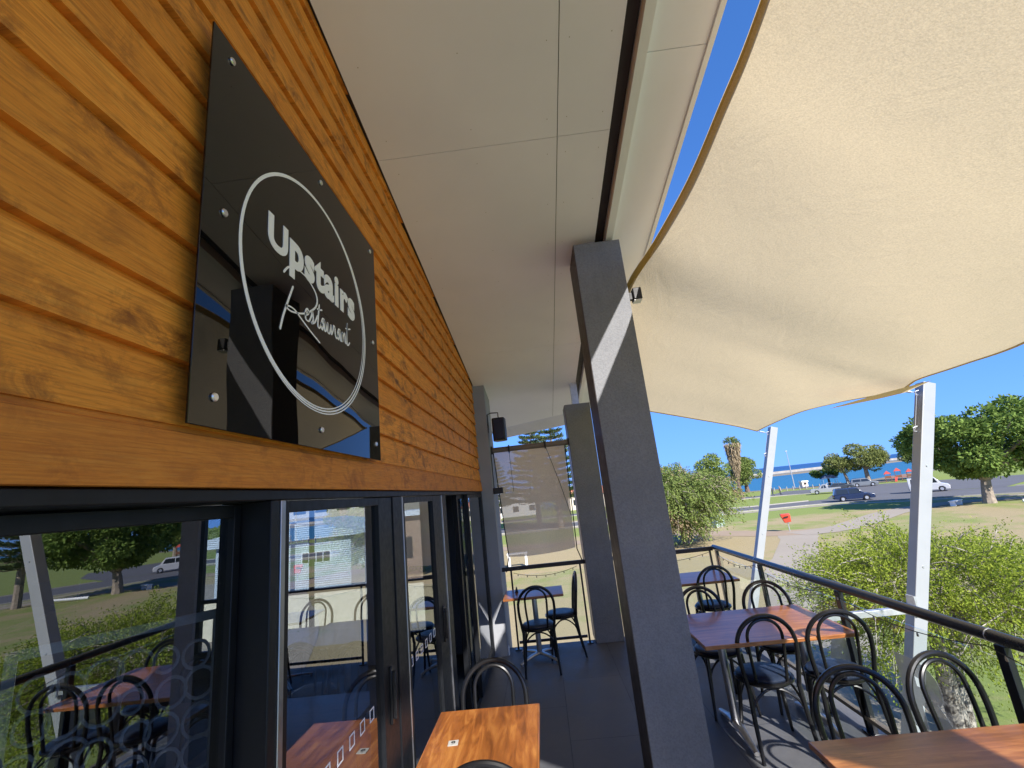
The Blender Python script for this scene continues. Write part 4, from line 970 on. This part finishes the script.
spray_tree('leafy_bush', 'sprawling yellow green leafy bush right behind the handrail', 'bush', (7.2, 10.1, G), (7.35, 10.1, -.80), (2.0, 2.1, 1.02), 1900, 44, (.056, .024), 'leaf_bush', 'bark_mottled', [(-.4, -.5), (.7, .3)], droop=.25, sl=.62, tr=.17, dry=None, twr=.007)
spray_tree('drooping_tree', 'drooping olive tree with bare patches beside the large column', 'tree', (11.0, 38.5, G), (10.4, 37.5, .35), (3.7, 3.6, 2.1), 1500, 36, (.20, .085), 'leaf_mid', 'bark', [(-.5, 0), (.8, .4)], droop=.5, sl=1.1, tr=.28, dry='dryleaf', seed=9, twr=.02)
tree('fig_tree', 'big dark green fig tree with a forked pale trunk on the lawn', 'tree', (39.7, 44.3, G), 8.9, 2.0, 6, (5.9, 5.9, 3.3), (.9, 0), 72, .25, 430, (.32, .19), 'leaf_dark', 'bark', forks=30, seed=14, tr=.42, zc=5.7, flat=.72, shell=.6)
tree('gum_tree', 'slender gum tree at the left of the pair by the parked cars', 'tree', (65.3, 102.8, G), 6.6, 2.6, 3, (2.6, 2.6, 2.3), (-1.2, 0), 12, .42, 260, (.4, .22), 'leaf_gum', 'bark', seed=5, tr=.3)
tree('gum_tree', 'wide crowned gum tree at the right of the pair by the parked cars', 'tree', (68.3, 101, G), 7.8, 2.6, 4, (4.4, 4.2, 2.8), (0, 0), 26, .36, 300, (.4, .22), 'leaf_gum', 'bark', seed=6, tr=.45)
tree('gum_tree', 'low spreading gum tree beside the red playground', 'tree', (75.5, 95, G), 6.9, 2.4, 4, (4.6, 4.2, 2.1), (0, 0), 24, .36, 300, (.4, .22), 'leaf_mid', 'bark', seed=7, tr=.4)
tree('round_tree', 'round dark tree on the shore behind the farther white post', 'tree', (50.2, 117.0, G), 8.4, 1.9, 4, (3.5, 3.5, 3.5), (0, 0), 34, .36, 320, (.42, .24), 'leaf_mid', 'bark_dark', seed=8, tr=.5)
tree('round_tree', 'small dark umbrella shaped tree by the picnic shelter', 'tree', (64.5, 108.0, G), 3.6, 1.6, 2, (4.0, 3.0, 1.0), (0, 0), 16, .5, 200, (.35, .2), 'leaf_dark', 'bark_dark', seed=18, tr=.25)
tree('round_tree', 'bushy tree rising behind the drooping tree', 'tree', (30, 82, G), 8.2, 2.0, 3, (3.0, 3.0, 3.0), (0, 0), 20, .38, 300, (.42, .22), 'leaf_mid', 'bark_dark', seed=19, tr=.4)
# palm with a skirt of dead fronds
t_ = thing('palm_tree', 'tall leaning palm with a shaggy skirt of dead fronds', 'tree', (37.6, 91, G))
b_ = MB(); top = Vector((.4, 0, 10.2)); b_.tube([(0.2, 0, 0), (0, 0, 4), (.2, 0, 8), top], [.35, .28, .26, .3], 9); b_.build('trunk', M['bark_dark'], t_)
k = 2600; tt = rng.uniform(0, 1, k); z = 10.6-6.2*tt; rr = (1.25*(1-tt)**.9+.22)*rng.uniform(.6, 1, k); a = rng.uniform(0, 6.28, k)
P = np.stack([.4*(z/10.2)**1.5+rr*np.cos(a), rr*np.sin(a), z], 1); leaves_mesh('dead_frond_skirt', P, np.stack([np.cos(a)*.3, np.sin(a)*.3, -np.ones(k)], 1), .8, .16, M['thatch'], t_)
P = []; D = []
for i in range(26):
    a = rng.uniform(0, 6.28); el = rng.uniform(-.2, 1.3); d = np.array([math.cos(a)*math.cos(el), math.sin(a)*math.cos(el), math.sin(el)])
    for j in range(30): s = rng.uniform(.3, 1.5); P.append(np.array([.4, 0, 10.8])+d*s+np.array([0, 0, -.35*s*s])+rng.normal(size=3)*.1); D.append(d+rng.normal(size=3)*.4)
leaves_mesh('crown', np.array(P), np.array(D), .5, .14, M['leaf_mid'], t_)
# Norfolk pines
def norfolk(label, base, H, R0, seed, tr=.35, dens=1.0):
    random.seed(seed); t_ = thing('norfolk_pine', label, 'tree', base, 0); b_ = MB(); b_.tube([(0, 0, -.1), (0, 0, H*.4), (.1, 0, H*.8), (.1, 0, H)], [tr, tr*.75, tr*.35, .03], 9)
    P = []; D = []; z = H*.24
    while z < H*.98:
        f_ = 1-(z-H*.24)/(H*.76); R = R0*(f_**.75)*random.uniform(.8, 1.1)+.25; nb = 6
        a0 = random.uniform(0, 6)
        for i in range(nb):
            a = a0+i*2*math.pi/nb+random.uniform(-.15, .15); d = np.array([math.cos(a), math.sin(a), .0]); rl = R*random.uniform(.7, 1.1)
            tip = d*rl+np.array([0, 0, z+.12*rl]); b_.tube([(0, 0, z), tuple(d*rl*.5+np.array([0, 0, z-.02*rl])), tuple(tip)], [.05, .035, .015], 4)
            k = int(46*rl*dens); s = rng.uniform(.15, 1, k); side = np.array([-d[1], d[0], 0])
            pp = d*rl*s[:, None]+side*(rng.normal(size=k)*(.10+.28*rl*.35*(1-abs(s-.6))))[:, None]+np.array([0, 0, z])+np.array([0, 0, 1])*(.12*rl*s**2+rng.uniform(-.05, .28, k))[:, None]
            P.append(pp); D.append(d*.6+side*rng.normal(size=k)[:, None]*.6+np.array([0, 0, .6])*rng.uniform(.2, 1, k)[:, None])
        z += H*.052*random.uniform(.85, 1.15)
    leaves_mesh('crown', np.concatenate(P), np.concatenate(D), .38, .13, M['leaf_pine'], t_); b_.build('trunk', M['bark'], t_)
norfolk('norfolk pine seen through the brown blind, left of two', (-.8, 71, G), 15.5, 5.6, 2, .42, 1.5)
norfolk('norfolk pine seen through the brown blind, right of two', (2.2, 66, G), 16.2, 5.4, 3, .42, 1.5)
norfolk('norfolk pine just outside the right edge, mirrored in the window', (46.0, 41.0, G), 14.0, 3.4, 4, .35)
norfolk('norfolk pine far left beyond the road, behind the blind edge', (-9, 95, G), 13, 3.6, 6, .3)
# far tree line (one mass nobody could count)
P = []; D = []
for i in range(150):
    x = -190+i*1.75*1.0; y = 150+14*math.sin(i*.31)
    if x > 34: break
    y = 128+6*math.sin(i*.4)-(x*.15 if x > 0 else x*.25); r0 = random.uniform(1.6, 3.2); k = 130
    u = rng.normal(size=(k, 3)); u /= np.linalg.norm(u, axis=1, keepdims=True); P.append(np.array([x, y, G+r0*.8])+u*r0); D.append(u)
tag(leaves_mesh('distant_trees', np.concatenate(P), np.concatenate(D), .8, .5, M['leaf_mid']), 'low belt of far trees along the shore behind the blind', 'tree belt', kind='stuff')
# far headland to the right
b_ = MB(); pr = None
hl = [(430, 330), (700, 480), (1000, 600), (1500, 760), (2200, 950), (3000, 1200)]
ht = [1.5, 8, 16, 26, 30, 20]
for i in range(len(hl)-1):
    (x0, y0), (x1, y1) = hl[i], hl[i+1]
    b_.hexa([(x0, y0, G-1), (x0+120, y0-120, G-1), (x1+120, y1-120, G-1), (x1, y1, G-1)], [(x0+30, y0-30, G+ht[i]), (x0+90, y0-90, G+ht[i]), (x1+90, y1-90, G+ht[i+1]), (x1+30, y1-30, G+ht[i+1])])
struct(b_.build('hills', plain('far_scrub', (.16, .17, .12), .95, vs=.02, var=.3), smooth=False))

# ------------------------------------------------------------------ things in the park
t_ = thing('rubbish_bin', 'tilted red bin on a thin post beside the path', 'bin', (19.5, 39.4, G), R_(-20))
b_ = MB(); b_.cyl((0, 0, 0), (0, 0, .75), .035, n=8); b_.build('post', M['galv'], t_)
b_ = MB(); Mx = Matrix.Translation((0, 0, .72)) @ Matrix.Rotation(R_(-9), 4, 'Y'); b_.hexa([Mx @ Vector(q) for q in ((-.24, -.22, 0), (.24, -.22, 0), (.24, .22, 0), (-.24, .22, 0))], [Mx @ Vector(q) for q in ((-.34, -.30, .62), (.34, -.30, .55), (.34, .30, .55), (-.34, .30, .62))])
b_.build('bin_body', col('red_plastic', (.62, .07, .035), .4), t_, .03)
b_ = MB(); b_.box((-.20, -.300, .42), (.16, -.285, .52), Mx @ Matrix.Rotation(R_(7), 4, 'X')); b_.build('opening', M['plastic'], t_)
b_ = MB(); b_.hexa([Mx @ Vector(q) for q in ((-.36, -.32, .625), (.36, -.32, .56), (.36, .32, .56), (-.36, .32, .625))], [Mx @ Vector(q) for q in ((-.30, -.26, .70), (.32, -.26, .62), (.32, .26, .62), (-.30, .26, .70))]); b_.build('lid', M['red_plastic'], t_, .02)
t_ = thing('utility_box', 'pale green electrical cabinet on the lawn below the drooping tree', 'cabinet', (16.9, 47.6, G), R_(25))
gm = col('cabinet_green', (.30, .40, .34), .5)
b_ = MB(); b_.box((-.55, -.35, .08), (.55, .35, 1.10)); b_.build('housing', gm, t_, .02)
b_ = MB(); b_.box((-.60, -.40, 1.10), (.60, .40, 1.18)); b_.build('roof', gm, t_, .02)
b_ = MB(); b_.box((-.50, -.362, .16), (-.01, -.352, 1.02)); b_.build('door', gm, t_); b_ = MB(); b_.box((.01, -.362, .16), (.50, -.352, 1.02)); b_.build('door', gm, t_)
b_ = MB(); b_.box((-.6, -.4, 0), (.6, .4, .08)); b_.build('plinth', M['kerb'], t_)
def vehicle(name, label, loc, rz, kind, paint, L_=4.7, W_=1.85, H_=1.75, roofm=None):
    t_ = thing(name, label, {'suv': 'car', 'sedan': 'car', 'ute': 'ute', 'van': 'van', 'caravan': 'caravan'}[kind], loc, rz, None)
    h = L_/2; wb = L_*.29; wr = .36; g0 = .30
    low = [(-h, g0+.1), (-h+.05, g0+.55), (-h+.02, .95), (h-.95, 1.02), (h-.12, .86), (h, g0+.35), (h-.05, g0)]
    if kind == 'van': low = [(-h, g0), (-h, 1.2), (h-.9, 1.2), (h-.1, .95), (h, g0+.2), (h-.05, g0)]
    if kind == 'ute': low = [(-h, g0+.2), (-h, 1.0), (-.1, 1.0), (h-1.1, 1.02), (h-.12, .9), (h, g0+.3), (h-.05, g0)]
    b_ = MB(); lowp = low+[(wb+.40, g0-.02), (wb+.38, g0+.22), (wb+.2, g0+.42), (wb-.2, g0+.42), (wb-.38, g0+.22), (wb-.40, g0-.02), (-wb+.40, g0-.02), (-wb+.38, g0+.22), (-wb+.2, g0+.42), (-wb-.2, g0+.42), (-wb-.38, g0+.22), (-wb-.40, g0-.02)]
    b_.prism(lowp, -W_/2, W_/2, 'xz'); body = b_.build('body', paint, t_, .05)
    if kind == 'ute': cab = [(-.55, 1.0), (-.45, H_-.04), (.35, H_), (1.05, 1.02)]
    elif kind == 'van': cab = [(-h, 1.2), (-h+.05, H_), (h-1.5, H_), (h-.85, 1.2)]
    elif kind == 'sedan': cab = [(-h+.55, .98), (-h+1.1, H_), (.35, H_), (1.15, 1.0)]
    else: cab = [(-h+.06, .98), (-h+.35, H_-.05), (.15, H_), (.55, H_-.05), (1.35, 1.02)]
    n = len(cab); b_ = MB(); wi = W_/2-.04; wt = W_/2-.20
    def wdt(z): return wi+(wt-wi)*(z-.98)/(H_-.98)
    b_.add([(x, -wdt(z), z) for x, z in cab]+[(x, wdt(z), z) for x, z in cab], [tuple(range(n)), tuple(range(n, 2*n))[::-1]]+[(i, n+i, n+(i+1) % n, (i+1) % n) for i in range(n)])
    b_.build('cabin', roofm or paint, t_, .04)
    xs0, xs1 = cab[0][0]+.30, cab[-1][0]-.38; zt = H_-.16; zb = 1.06 if kind != 'van' else 1.28
    for s in (-1, 1):
        segs = [(xs0, (xs0+xs1)/2-.05), ((xs0+xs1)/2+.05, xs1)]
        for i, (a, c) in enumerate(segs):
            b_ = MB(); ta = a+(.12 if i == 0 else 0); tc = c-(.30 if i == 1 else 0)
            y0_, y1_ = s*(wdt(zb)+.006), s*(wdt(zt)+.006)
            b_.add([(a, y0_, zb), (c, y0_, zb), (tc, y1_, zt), (ta, y1_, zt), (a, y0_-s*.03, zb), (c, y0_-s*.03, zb), (tc, y1_-s*.03, zt), (ta, y1_-s*.03, zt)], [(0, 1, 2, 3), (7, 6, 5, 4), (0, 4, 5, 1), (1, 5, 6, 2), (2, 6, 7, 3), (3, 7, 4, 0)]); b_.build('window', M['carglass'], t_, smooth=False)
    (xa, za), (xb, zb2) = cab[-1], cab[-2]; b_ = MB(); d = .012
    b_.add([(xa+d-.05, -wi+.1, za+.06), (xa+d-.05, wi-.1, za+.06), (xb+d+.04, wt-.08, zb2-.05), (xb+d+.04, -wt+.08, zb2-.05)], [(0, 1, 2, 3)]); b_.build('windscreen', M['carglass'], t_, smooth=False)
    for sx in (-wb, wb):
        for s in (-1, 1):
            b_ = MB(); y = s*(W_/2-.12); b_.lathe((sx, y, wr), [(.20, -.11), (wr-.03, -.11), (wr, -.07), (wr, .07), (wr-.03, .11), (.20, .11)], 20, 'y'); wl = b_.build('wheel', M['plastic'], t_)
            b_ = MB(); b_.lathe((sx, y, wr), [(.05, -.115), (.21, -.113), (.21, .113), (.05, .115)], 16, 'y'); b_.build('rim', M['galv'], wl)
    for s in (-1, 1):
        b_ = MB(); b_.box((h-.10, s*.62-.18, .66), (h-.01, s*.62+.18, .80)); b_.build('headlight', M['sign_white'], t_, .02)
        b_ = MB(); b_.box((-h-.015, s*.72-.12, .70), (-h+.06, s*.72+.12, .92)); b_.build('tail_light', col('tail_red', (.4, .02, .02), .3), t_, .01)
    b_ = MB(); b_.box((h-.08, -W_/2+.06, .36), (h+.05, W_/2-.06, .58)); b_.box((-h-.05, -W_/2+.06, .38), (-h+.08, W_/2-.06, .60)); b_.build('bumper', M['plastic'], t_, .03)
    if kind == 'suv':
        b_ = MB()
        for s in (-1, 1): b_.tube([(-h+.6, s*.62, H_+.0), (-h+.7, s*.62, H_+.06), (.3, s*.62, H_+.06), (.4, s*.62, H_)], .02, 6)
        b_.build('roof_rack', M['plastic'], t_)
    t_.scale = (.86, .86, .86); return t_
navy = col('navy_car_paint', (.018, .03, .075), .25, coat=.6); white = col('white_car_paint', (.50, .51, .53), .3, coat=.4); greyp = col('grey_car_paint', (.16, .18, .2), .3, coat=.5); dkp = col('charcoal_car_paint', (.04, .05, .06), .3, coat=.5)
vehicle('parked_car', 'dark blue four wheel drive wagon parked at the road edge', (39.0, 61.2, G+.012), math.atan2(-.42, .9), 'suv', navy, 4.9, 1.9, 1.85)
vehicle('parked_ute', 'pale silver ute parked behind the dark blue wagon', (46.6, 79.6, G+.012), math.atan2(.5, -.87), 'ute', col('silver_car_paint', (.30, .31, .33), .3, coat=.4), 5.0, 1.85, 1.75)
vehicle('parked_car', 'grey car parked below the wide crowned gum tree', (58.4, 87.8, G+.02), math.atan2(-.45, .9), 'suv', greyp, 4.7, 1.85, 1.7)
vehicle('parked_car', 'charcoal car between the white ute and the grey car', (52.0, 84.2, G+.02), math.atan2(-.45, .9), 'sedan', dkp, 4.6, 1.8, 1.45)
vehicle('parked_van', 'white van parked left of the fig tree beyond the road', (49.3, 62.4, G+.02), math.atan2(-.6, .8), 'van', white, 4.6, 1.9, 2.1)
# light pole, beach huts, shelter, playground
t_ = thing('light_pole', 'tall thin pole standing alone on the beach front', 'pole', (56.4, 107.3, G)); b_ = MB(); b_.tube([(0, 0, 0), (.05, 0, 4.2), (.1, 0, 8.3)], [.13, .10, .07], 8); b_.build('shaft', M['galv'], t_); b_ = MB(); b_.box((-.2, -.1, 8.25), (.3, .1, 8.4)); b_.build('lamp_head', M['galv'], t_, .02)
t_ = thing('beach_hut', 'tiny pale lookout hut with a pink base on the sand', 'hut', (57.0, 104.5, G)); t_.scale = (.6, .6, .65)
b_ = MB(); b_.box((-1.0, -.9, .5), (1.0, .9, 2.0)); b_.build('wall', col('hut_pink', (.75, .62, .55), .7), t_); b_ = MB(); b_.prism([(-1.3, 2.0), (1.3, 2.0), (1.1, 2.35), (-1.1, 2.45)], -1.2, 1.2, 'xz'); b_.build('roof', M['white_paint'], t_)
b_ = MB(); b_.box((-.5, -.92, 1.1), (.5, -.905, 1.7)); b_.build('window', M['carglass'], t_); b_ = MB(); [b_.cyl((x, y, 0), (x, y, .5), .06) for x in (-.8, .8) for y in (-.7, .7)]; b_.build('stilts', M['galv'], t_)
t_ = thing('picnic_shelter', 'open picnic shelter with a dark blue roof near the water', 'shelter', (62.5, 104.5, G), R_(-20)); t_.scale = (.55, .55, .75)
b_ = MB(); b_.prism([(-2.9, 2.0), (2.9, 2.0), (1.2, 2.9), (-1.2, 2.9)], -2.0, 2.0, 'xz'); b_.build('roof', col('navy_roof', (.05, .08, .15), .5), t_)
for x in (-2.3, 2.3):
    for y in (-1.6, 1.6): b_ = MB(); b_.cyl((x, y, 0), (x, y, 2.0), .07); b_.build('post', M['galv'], t_)
b_ = MB(); b_.box((-1.2, -.4, .7), (1.2, .4, .78)); b_.box((-1, -.3, 0), (-.9, .3, .7)); b_.box((.9, -.3, 0), (1, .3, .7)); b_.build('picnic_table', M['white_paint'], t_)
pg = thing('playground', 'red wooden playground frame with peaked roofs and a slide', 'playground', (69.3, 92.3, G), R_(-35)); pg.scale = (.62, .62, .8)
red = col('playground_red', (.50, .07, .045), .5); brn = col('playground_brown', (.22, .09, .05), .6)
for (x0, hh) in ((-4.2, 1.9), (-1.6, 2.4), (1.2, 2.0), (4.0, 2.6)):
    b_ = MB()
    for dx in (-.7, .7):
        for dy in (-.7, .7): b_.box((x0+dx-.06, dy-.06, 0), (x0+dx+.06, dy+.06, hh))
    b_.box((x0-.75, -.75, .9), (x0+.75, .75, 1.0)); b_.box((x0-.75, -.78, 1.0), (x0+.75, -.72, 1.45)); b_.build('tower', brn, pg)
    b_ = MB(); b_.add([(x0-.95, -.95, hh), (x0+.95, -.95, hh), (x0+.95, .95, hh), (x0-.95, .95, hh), (x0, 0, hh+.75)], [(0, 1, 4), (1, 2, 4), (2, 3, 4), (3, 0, 4), (3, 2, 1, 0)]); b_.build('roof', red, pg)
b_ = MB(); b_.hexa([(-2.9, -.9, .05), (-2.3, -.9, .05), (-1.9, -.75, .95), (-2.5, -.75, .95)], [(-2.9, -2.6, .05), (-2.3, -2.6, .05), (-1.9, -.80, 1.05), (-2.5, -.80, 1.05)]); b_.box((-3.6, -.6, .9), (3.4, -.5, 1.0)); b_.box((-3.6, -.6, 1.3), (3.4, -.5, 1.36)); b_.build('slide', red, pg)
t_ = thing('park_bench', 'low pale bench on the grass under the fig tree', 'bench', (37.6, 45.2, G), R_(30))
b_ = MB(); b_.box((-.8, -.25, .40), (.8, .25, .46)); b_.build('seat', M['white_paint'], t_); 
for x0 in (-.7, .6): b_ = MB(); b_.box((x0, -.2, 0), (x0+.1, .2, .40)); b_.build('leg', M['white_paint'], t_)
t_ = thing('fallen_log', 'pale log lying on the grass right of the fig trunk', 'log', (40.9, 42.6, G)); b_ = MB(); b_.tube([(0, 0, .12), (1.1, -.5, .2), (2.4, -1.2, .32)], [.13, .12, .09], 8); b_.build('log', M['white_paint'], t_)
random.seed(21)
for i in range(16):
    x, y = 49+i*.95, 104-i*.72
    t_ = thing('bollard', 'short pale bollard in the row edging the beach front car park', 'bollard', (x, y, G), 0, 'bollards edging the beach car park') if i == 0 else None
    if i == 0:
        b_ = MB(); b_.cyl((0, 0, 0), (0, 0, .8), .10, n=8); b_.build('post', M['kerb'], t_); b0 = t_
    else: dup(b0, None, (x, y, G), 0)
# two walkers
def walker(label, loc, rz, shirt, trousers, seed):
    random.seed(seed); t_ = thing('person', label, 'person', loc, rz)
    me = bpy.data.meshes.new('person'); J = dict(pel=(0, 0, .95), che=(0, .02, 1.28), nek=(0, .02, 1.48), hed=(0, .04, 1.62), top=(0, .04, 1.72), lh=(-.10, 0, .88), lk=(-.11, .14, .50), la=(-.11, .02, .08), lt=(-.11, .16, .03), rh=(.10, 0, .88), rk=(.11, .02, .50), ra=(.11, -.22, .12), rtt=(.11, -.10, .04), ls=(-.19, .02, 1.40), le=(-.24, -.06, 1.12), lw=(-.23, .06, .88), lf=(-.23, .10, .80), rs=(.19, .02, 1.40), re=(.24, .06, 1.12), rw=(.24, .20, .92), rf=(.24, .25, .86))
    rad = dict(pel=.15, che=.15, nek=.055, hed=.10, top=.07, lh=.10, lk=.06, la=.045, lt=.04, rh=.10, rk=.06, ra=.045, rtt=.04, ls=.06, le=.04, lw=.03, lf=.035, rs=.06, re=.04, rw=.03, rf=.035)
    ks = list(J); E_ = [('pel', 'che'), ('che', 'nek'), ('nek', 'hed'), ('hed', 'top'), ('pel', 'lh'), ('lh', 'lk'), ('lk', 'la'), ('la', 'lt'), ('pel', 'rh'), ('rh', 'rk'), ('rk', 'ra'), ('ra', 'rtt'), ('che', 'ls'), ('ls', 'le'), ('le', 'lw'), ('lw', 'lf'), ('che', 'rs'), ('rs', 're'), ('re', 'rw'), ('rw', 'rf')]
    me.from_pydata([J[k] for k in ks], [(ks.index(a), ks.index(c)) for a, c in E_], [])
    o = bpy.data.objects.new('body', me); COL.objects.link(o); o.parent = t_
    sk = o.modifiers.new('skin', 'SKIN')
    if not me.skin_vertices: me.skin_vertices_add() if hasattr(me, 'skin_vertices_add') else None
    bpy.context.view_layer.objects.active = o
    try:
        for i, k in enumerate(ks): me.skin_vertices[0].data[i].radius = (rad[k], rad[k]*.8); me.skin_vertices[0].data[i].use_root = (k == 'pel')
    except Exception as e: print('skin', e)
    o.modifiers.new('sub', 'SUBSURF').levels = 1; o.modifiers['sub'].render_levels = 1
    m, t, b = mat('walker_clothes'); v = coords(t); sp = N(t, 'ShaderNodeSeparateXYZ'); t.links.new(v, sp.inputs[0])
    c = mixc(t, math_(t, 'GREATER_THAN', sp.outputs['Z'], .95), trousers, shirt); c = mixc(t, math_(t, 'GREATER_THAN', sp.outputs['Z'], 1.50), c, (.45, .28, .2)); c = mixc(t, math_(t, 'GREATER_THAN', sp.outputs['Z'], 1.70), c, (.05, .03, .02))
    t.links.new(c, b.inputs['Base Color']); b.inputs['Roughness'].default_value = .8; me.materials.append(m)
walker('person in a dark top walking on the park road, nearer the white post', (41.5, 86.6, G+.016), R_(60), (.05, .05, .06), (.04, .05, .08), 1)
walker('person in a grey top walking just right of another walker', (42.7, 86.3, G+.016), R_(70), (.3, .22, .2), (.03, .03, .04), 2)
t_ = thing('stone_block', 'small white bench like block on the sand seen under the blind', 'block', (-2.3, 35.3, G))
b_ = MB(); b_.box((-.7, -.2, 0), (-.55, .2, .9)); b_.box((.55, -.2, 0), (.7, .2, .9)); b_.build('legs', M['white_paint'], t_); b_ = MB(); b_.box((-.75, -.22, .9), (.75, .22, 1.0)); b_.build('slab', M['white_paint'], t_)
# houses behind the pines
for i, (x, y, wd, hh, c, rc, lab) in enumerate([(-24, 112, 14, 4, (.72, .68, .62), (.35, .13, .08), 'cream house with a terracotta roof beyond the road'), (-7, 118, 12, 3.6, (.75, .75, .74), (.45, .45, .45), 'white house with a grey roof behind the pines'), (12, 121, 13, 3.4, (.62, .55, .45), (.55, .2, .12), 'tan house with a bright orange roof by the shore')]):
    t_ = thing('house', lab, 'house', (x, y, G), R_(5*i))
    b_ = MB(); b_.box((-wd/2, -4, 0), (wd/2, 4, hh)); b_.build('wall', plain('house_wall', c, .8), t_)
    b_ = MB(); b_.add([(-wd/2-.5, -4.5, hh), (wd/2+.5, -4.5, hh), (wd/2+.5, 4.5, hh), (-wd/2-.5, 4.5, hh), (-wd/2+2.5, 0, hh+1.8), (wd/2-2.5, 0, hh+1.8)], [(0, 1, 5, 4), (1, 2, 5), (2, 3, 4, 5), (3, 0, 4), (3, 2, 1, 0)]); b_.build('roof', plain('house_roof', rc, .7), t_, smooth=False)
    for k in range(3): b_ = MB(); xx = -wd/2+2+k*(wd-4)/2; b_.box((xx-.7, -4.03, 1.1), (xx+.7, -4.003, 2.4)); b_.build('window', M['carglass'], t_)
# shed seen through the building
m, t, b = mat('corrugated_iron'); v = coords(t); wv = N(t, 'ShaderNodeTexWave', bands_direction='Z'); wv.inputs['Scale'].default_value = 3.0; t.links.new(v, wv.inputs['Vector'])
t.links.new(ramp(t, noise(t, v, 1.5, 5), [(.3, (.50, .56, .62)), (.7, (.62, .67, .72))]), b.inputs['Base Color']); b.inputs['Roughness'].default_value = .5; bump(t, b, wv.outputs['Fac'], .7, .04); M['corr'] = m
t_ = thing('shed', 'pale blue corrugated shed seen through the glass door', 'shed', (-13.5, 27, G), R_(0))
b_ = MB(); b_.box((-4.5, -2, 0), (3.0, 6, 4.0)); b_.build('wall', M['corr'], t_)
b_ = MB(); b_.prism([(-5, 4.0), (3.4, 4.0), (3.2, 4.3), (-.8, 5.0), (-5, 4.5)], -2.3, 6.2, 'xz'); b_.build('roof', M['corr'], t_, smooth=False)
b_ = MB(); b_.box((.3, -2.04, 2.75), (1.9, -2.002, 3.35)); wf = b_.build('window', M['white_paint'], t_)
for k in range(4): b_ = MB(); b_.box((.36+k*.385, -2.06, 2.80), (.70+k*.385, -2.042, 3.30)); b_.build('pane', M['carglass'], wf)
t_ = thing('brick_building', 'low brick building right of the corrugated shed', 'building', (-8.2, 30, G)); b_ = MB(); b_.box((-2.2, -2, 0), (4, 5, 4.6)); b_.build('wall', plain('tan_brick', (.42, .27, .18), .85, var=.3, vs=8), t_)
b_ = MB(); b_.box((-2.5, -2.4, 4.6), (4.3, 5.3, 4.9)); b_.build('roof', M['white_paint'], t_); b_ = MB(); b_.box((-1.4, -2.04, 2.2), (.2, -2.003, 3.4)); b_.build('window', M['carglass'], t_)
t_ = thing('apartment_block', 'terracotta and cream upper floors far behind the shed', 'building', (-26, 60, G)); b_ = MB(); b_.box((-9, -3, 0), (9, 6, 8.2)); b_.build('wall', plain('cream_block_wall', (.62, .52, .42), .8), t_)
b_ = MB(); b_.box((-9.5, -3.5, 8.2), (9.5, 6.5, 8.6)); b_.build('roof', plain('terracotta_roof', (.45, .18, .10), .7), t_)
for k in range(6): b_ = MB(); b_.box((-8+k*2.8, -3.04, 5.6), (-6.4+k*2.8, -3.003, 7.2)); b_.build('window', M['carglass'], t_)
t_ = thing('boundary_wall', 'long cream wall in front of the corrugated shed', 'wall', (-12, 22.5, G)); b_ = MB(); b_.box((-12, -.1, 0), (8, .1, 1.7)); b_.build('wall', plain('cream_wall', (.68, .60, .45), .8), t_); b_ = MB(); b_.box((-12, -.14, 1.7), (8, .14, 1.78)); b_.build('coping', M['kerb'], t_)
t_ = thing('power_pole', 'brown timber power pole in front of the corrugated shed', 'pole', (-12.3, 21.5, G)); b_ = MB(); b_.cyl((0, 0, 0), (0, 0, 8), .14, .11); b_.build('shaft', M['bark_dark'], t_); b_ = MB(); b_.box((-1, -.06, 7.4), (1, .06, 7.52)); b_.build('crossarm', M['bark_dark'], t_)
flat('yard', [(-40, 7), (-1.5, 7), (-4, 40), (-40, 45)], G+.010, M['path'])
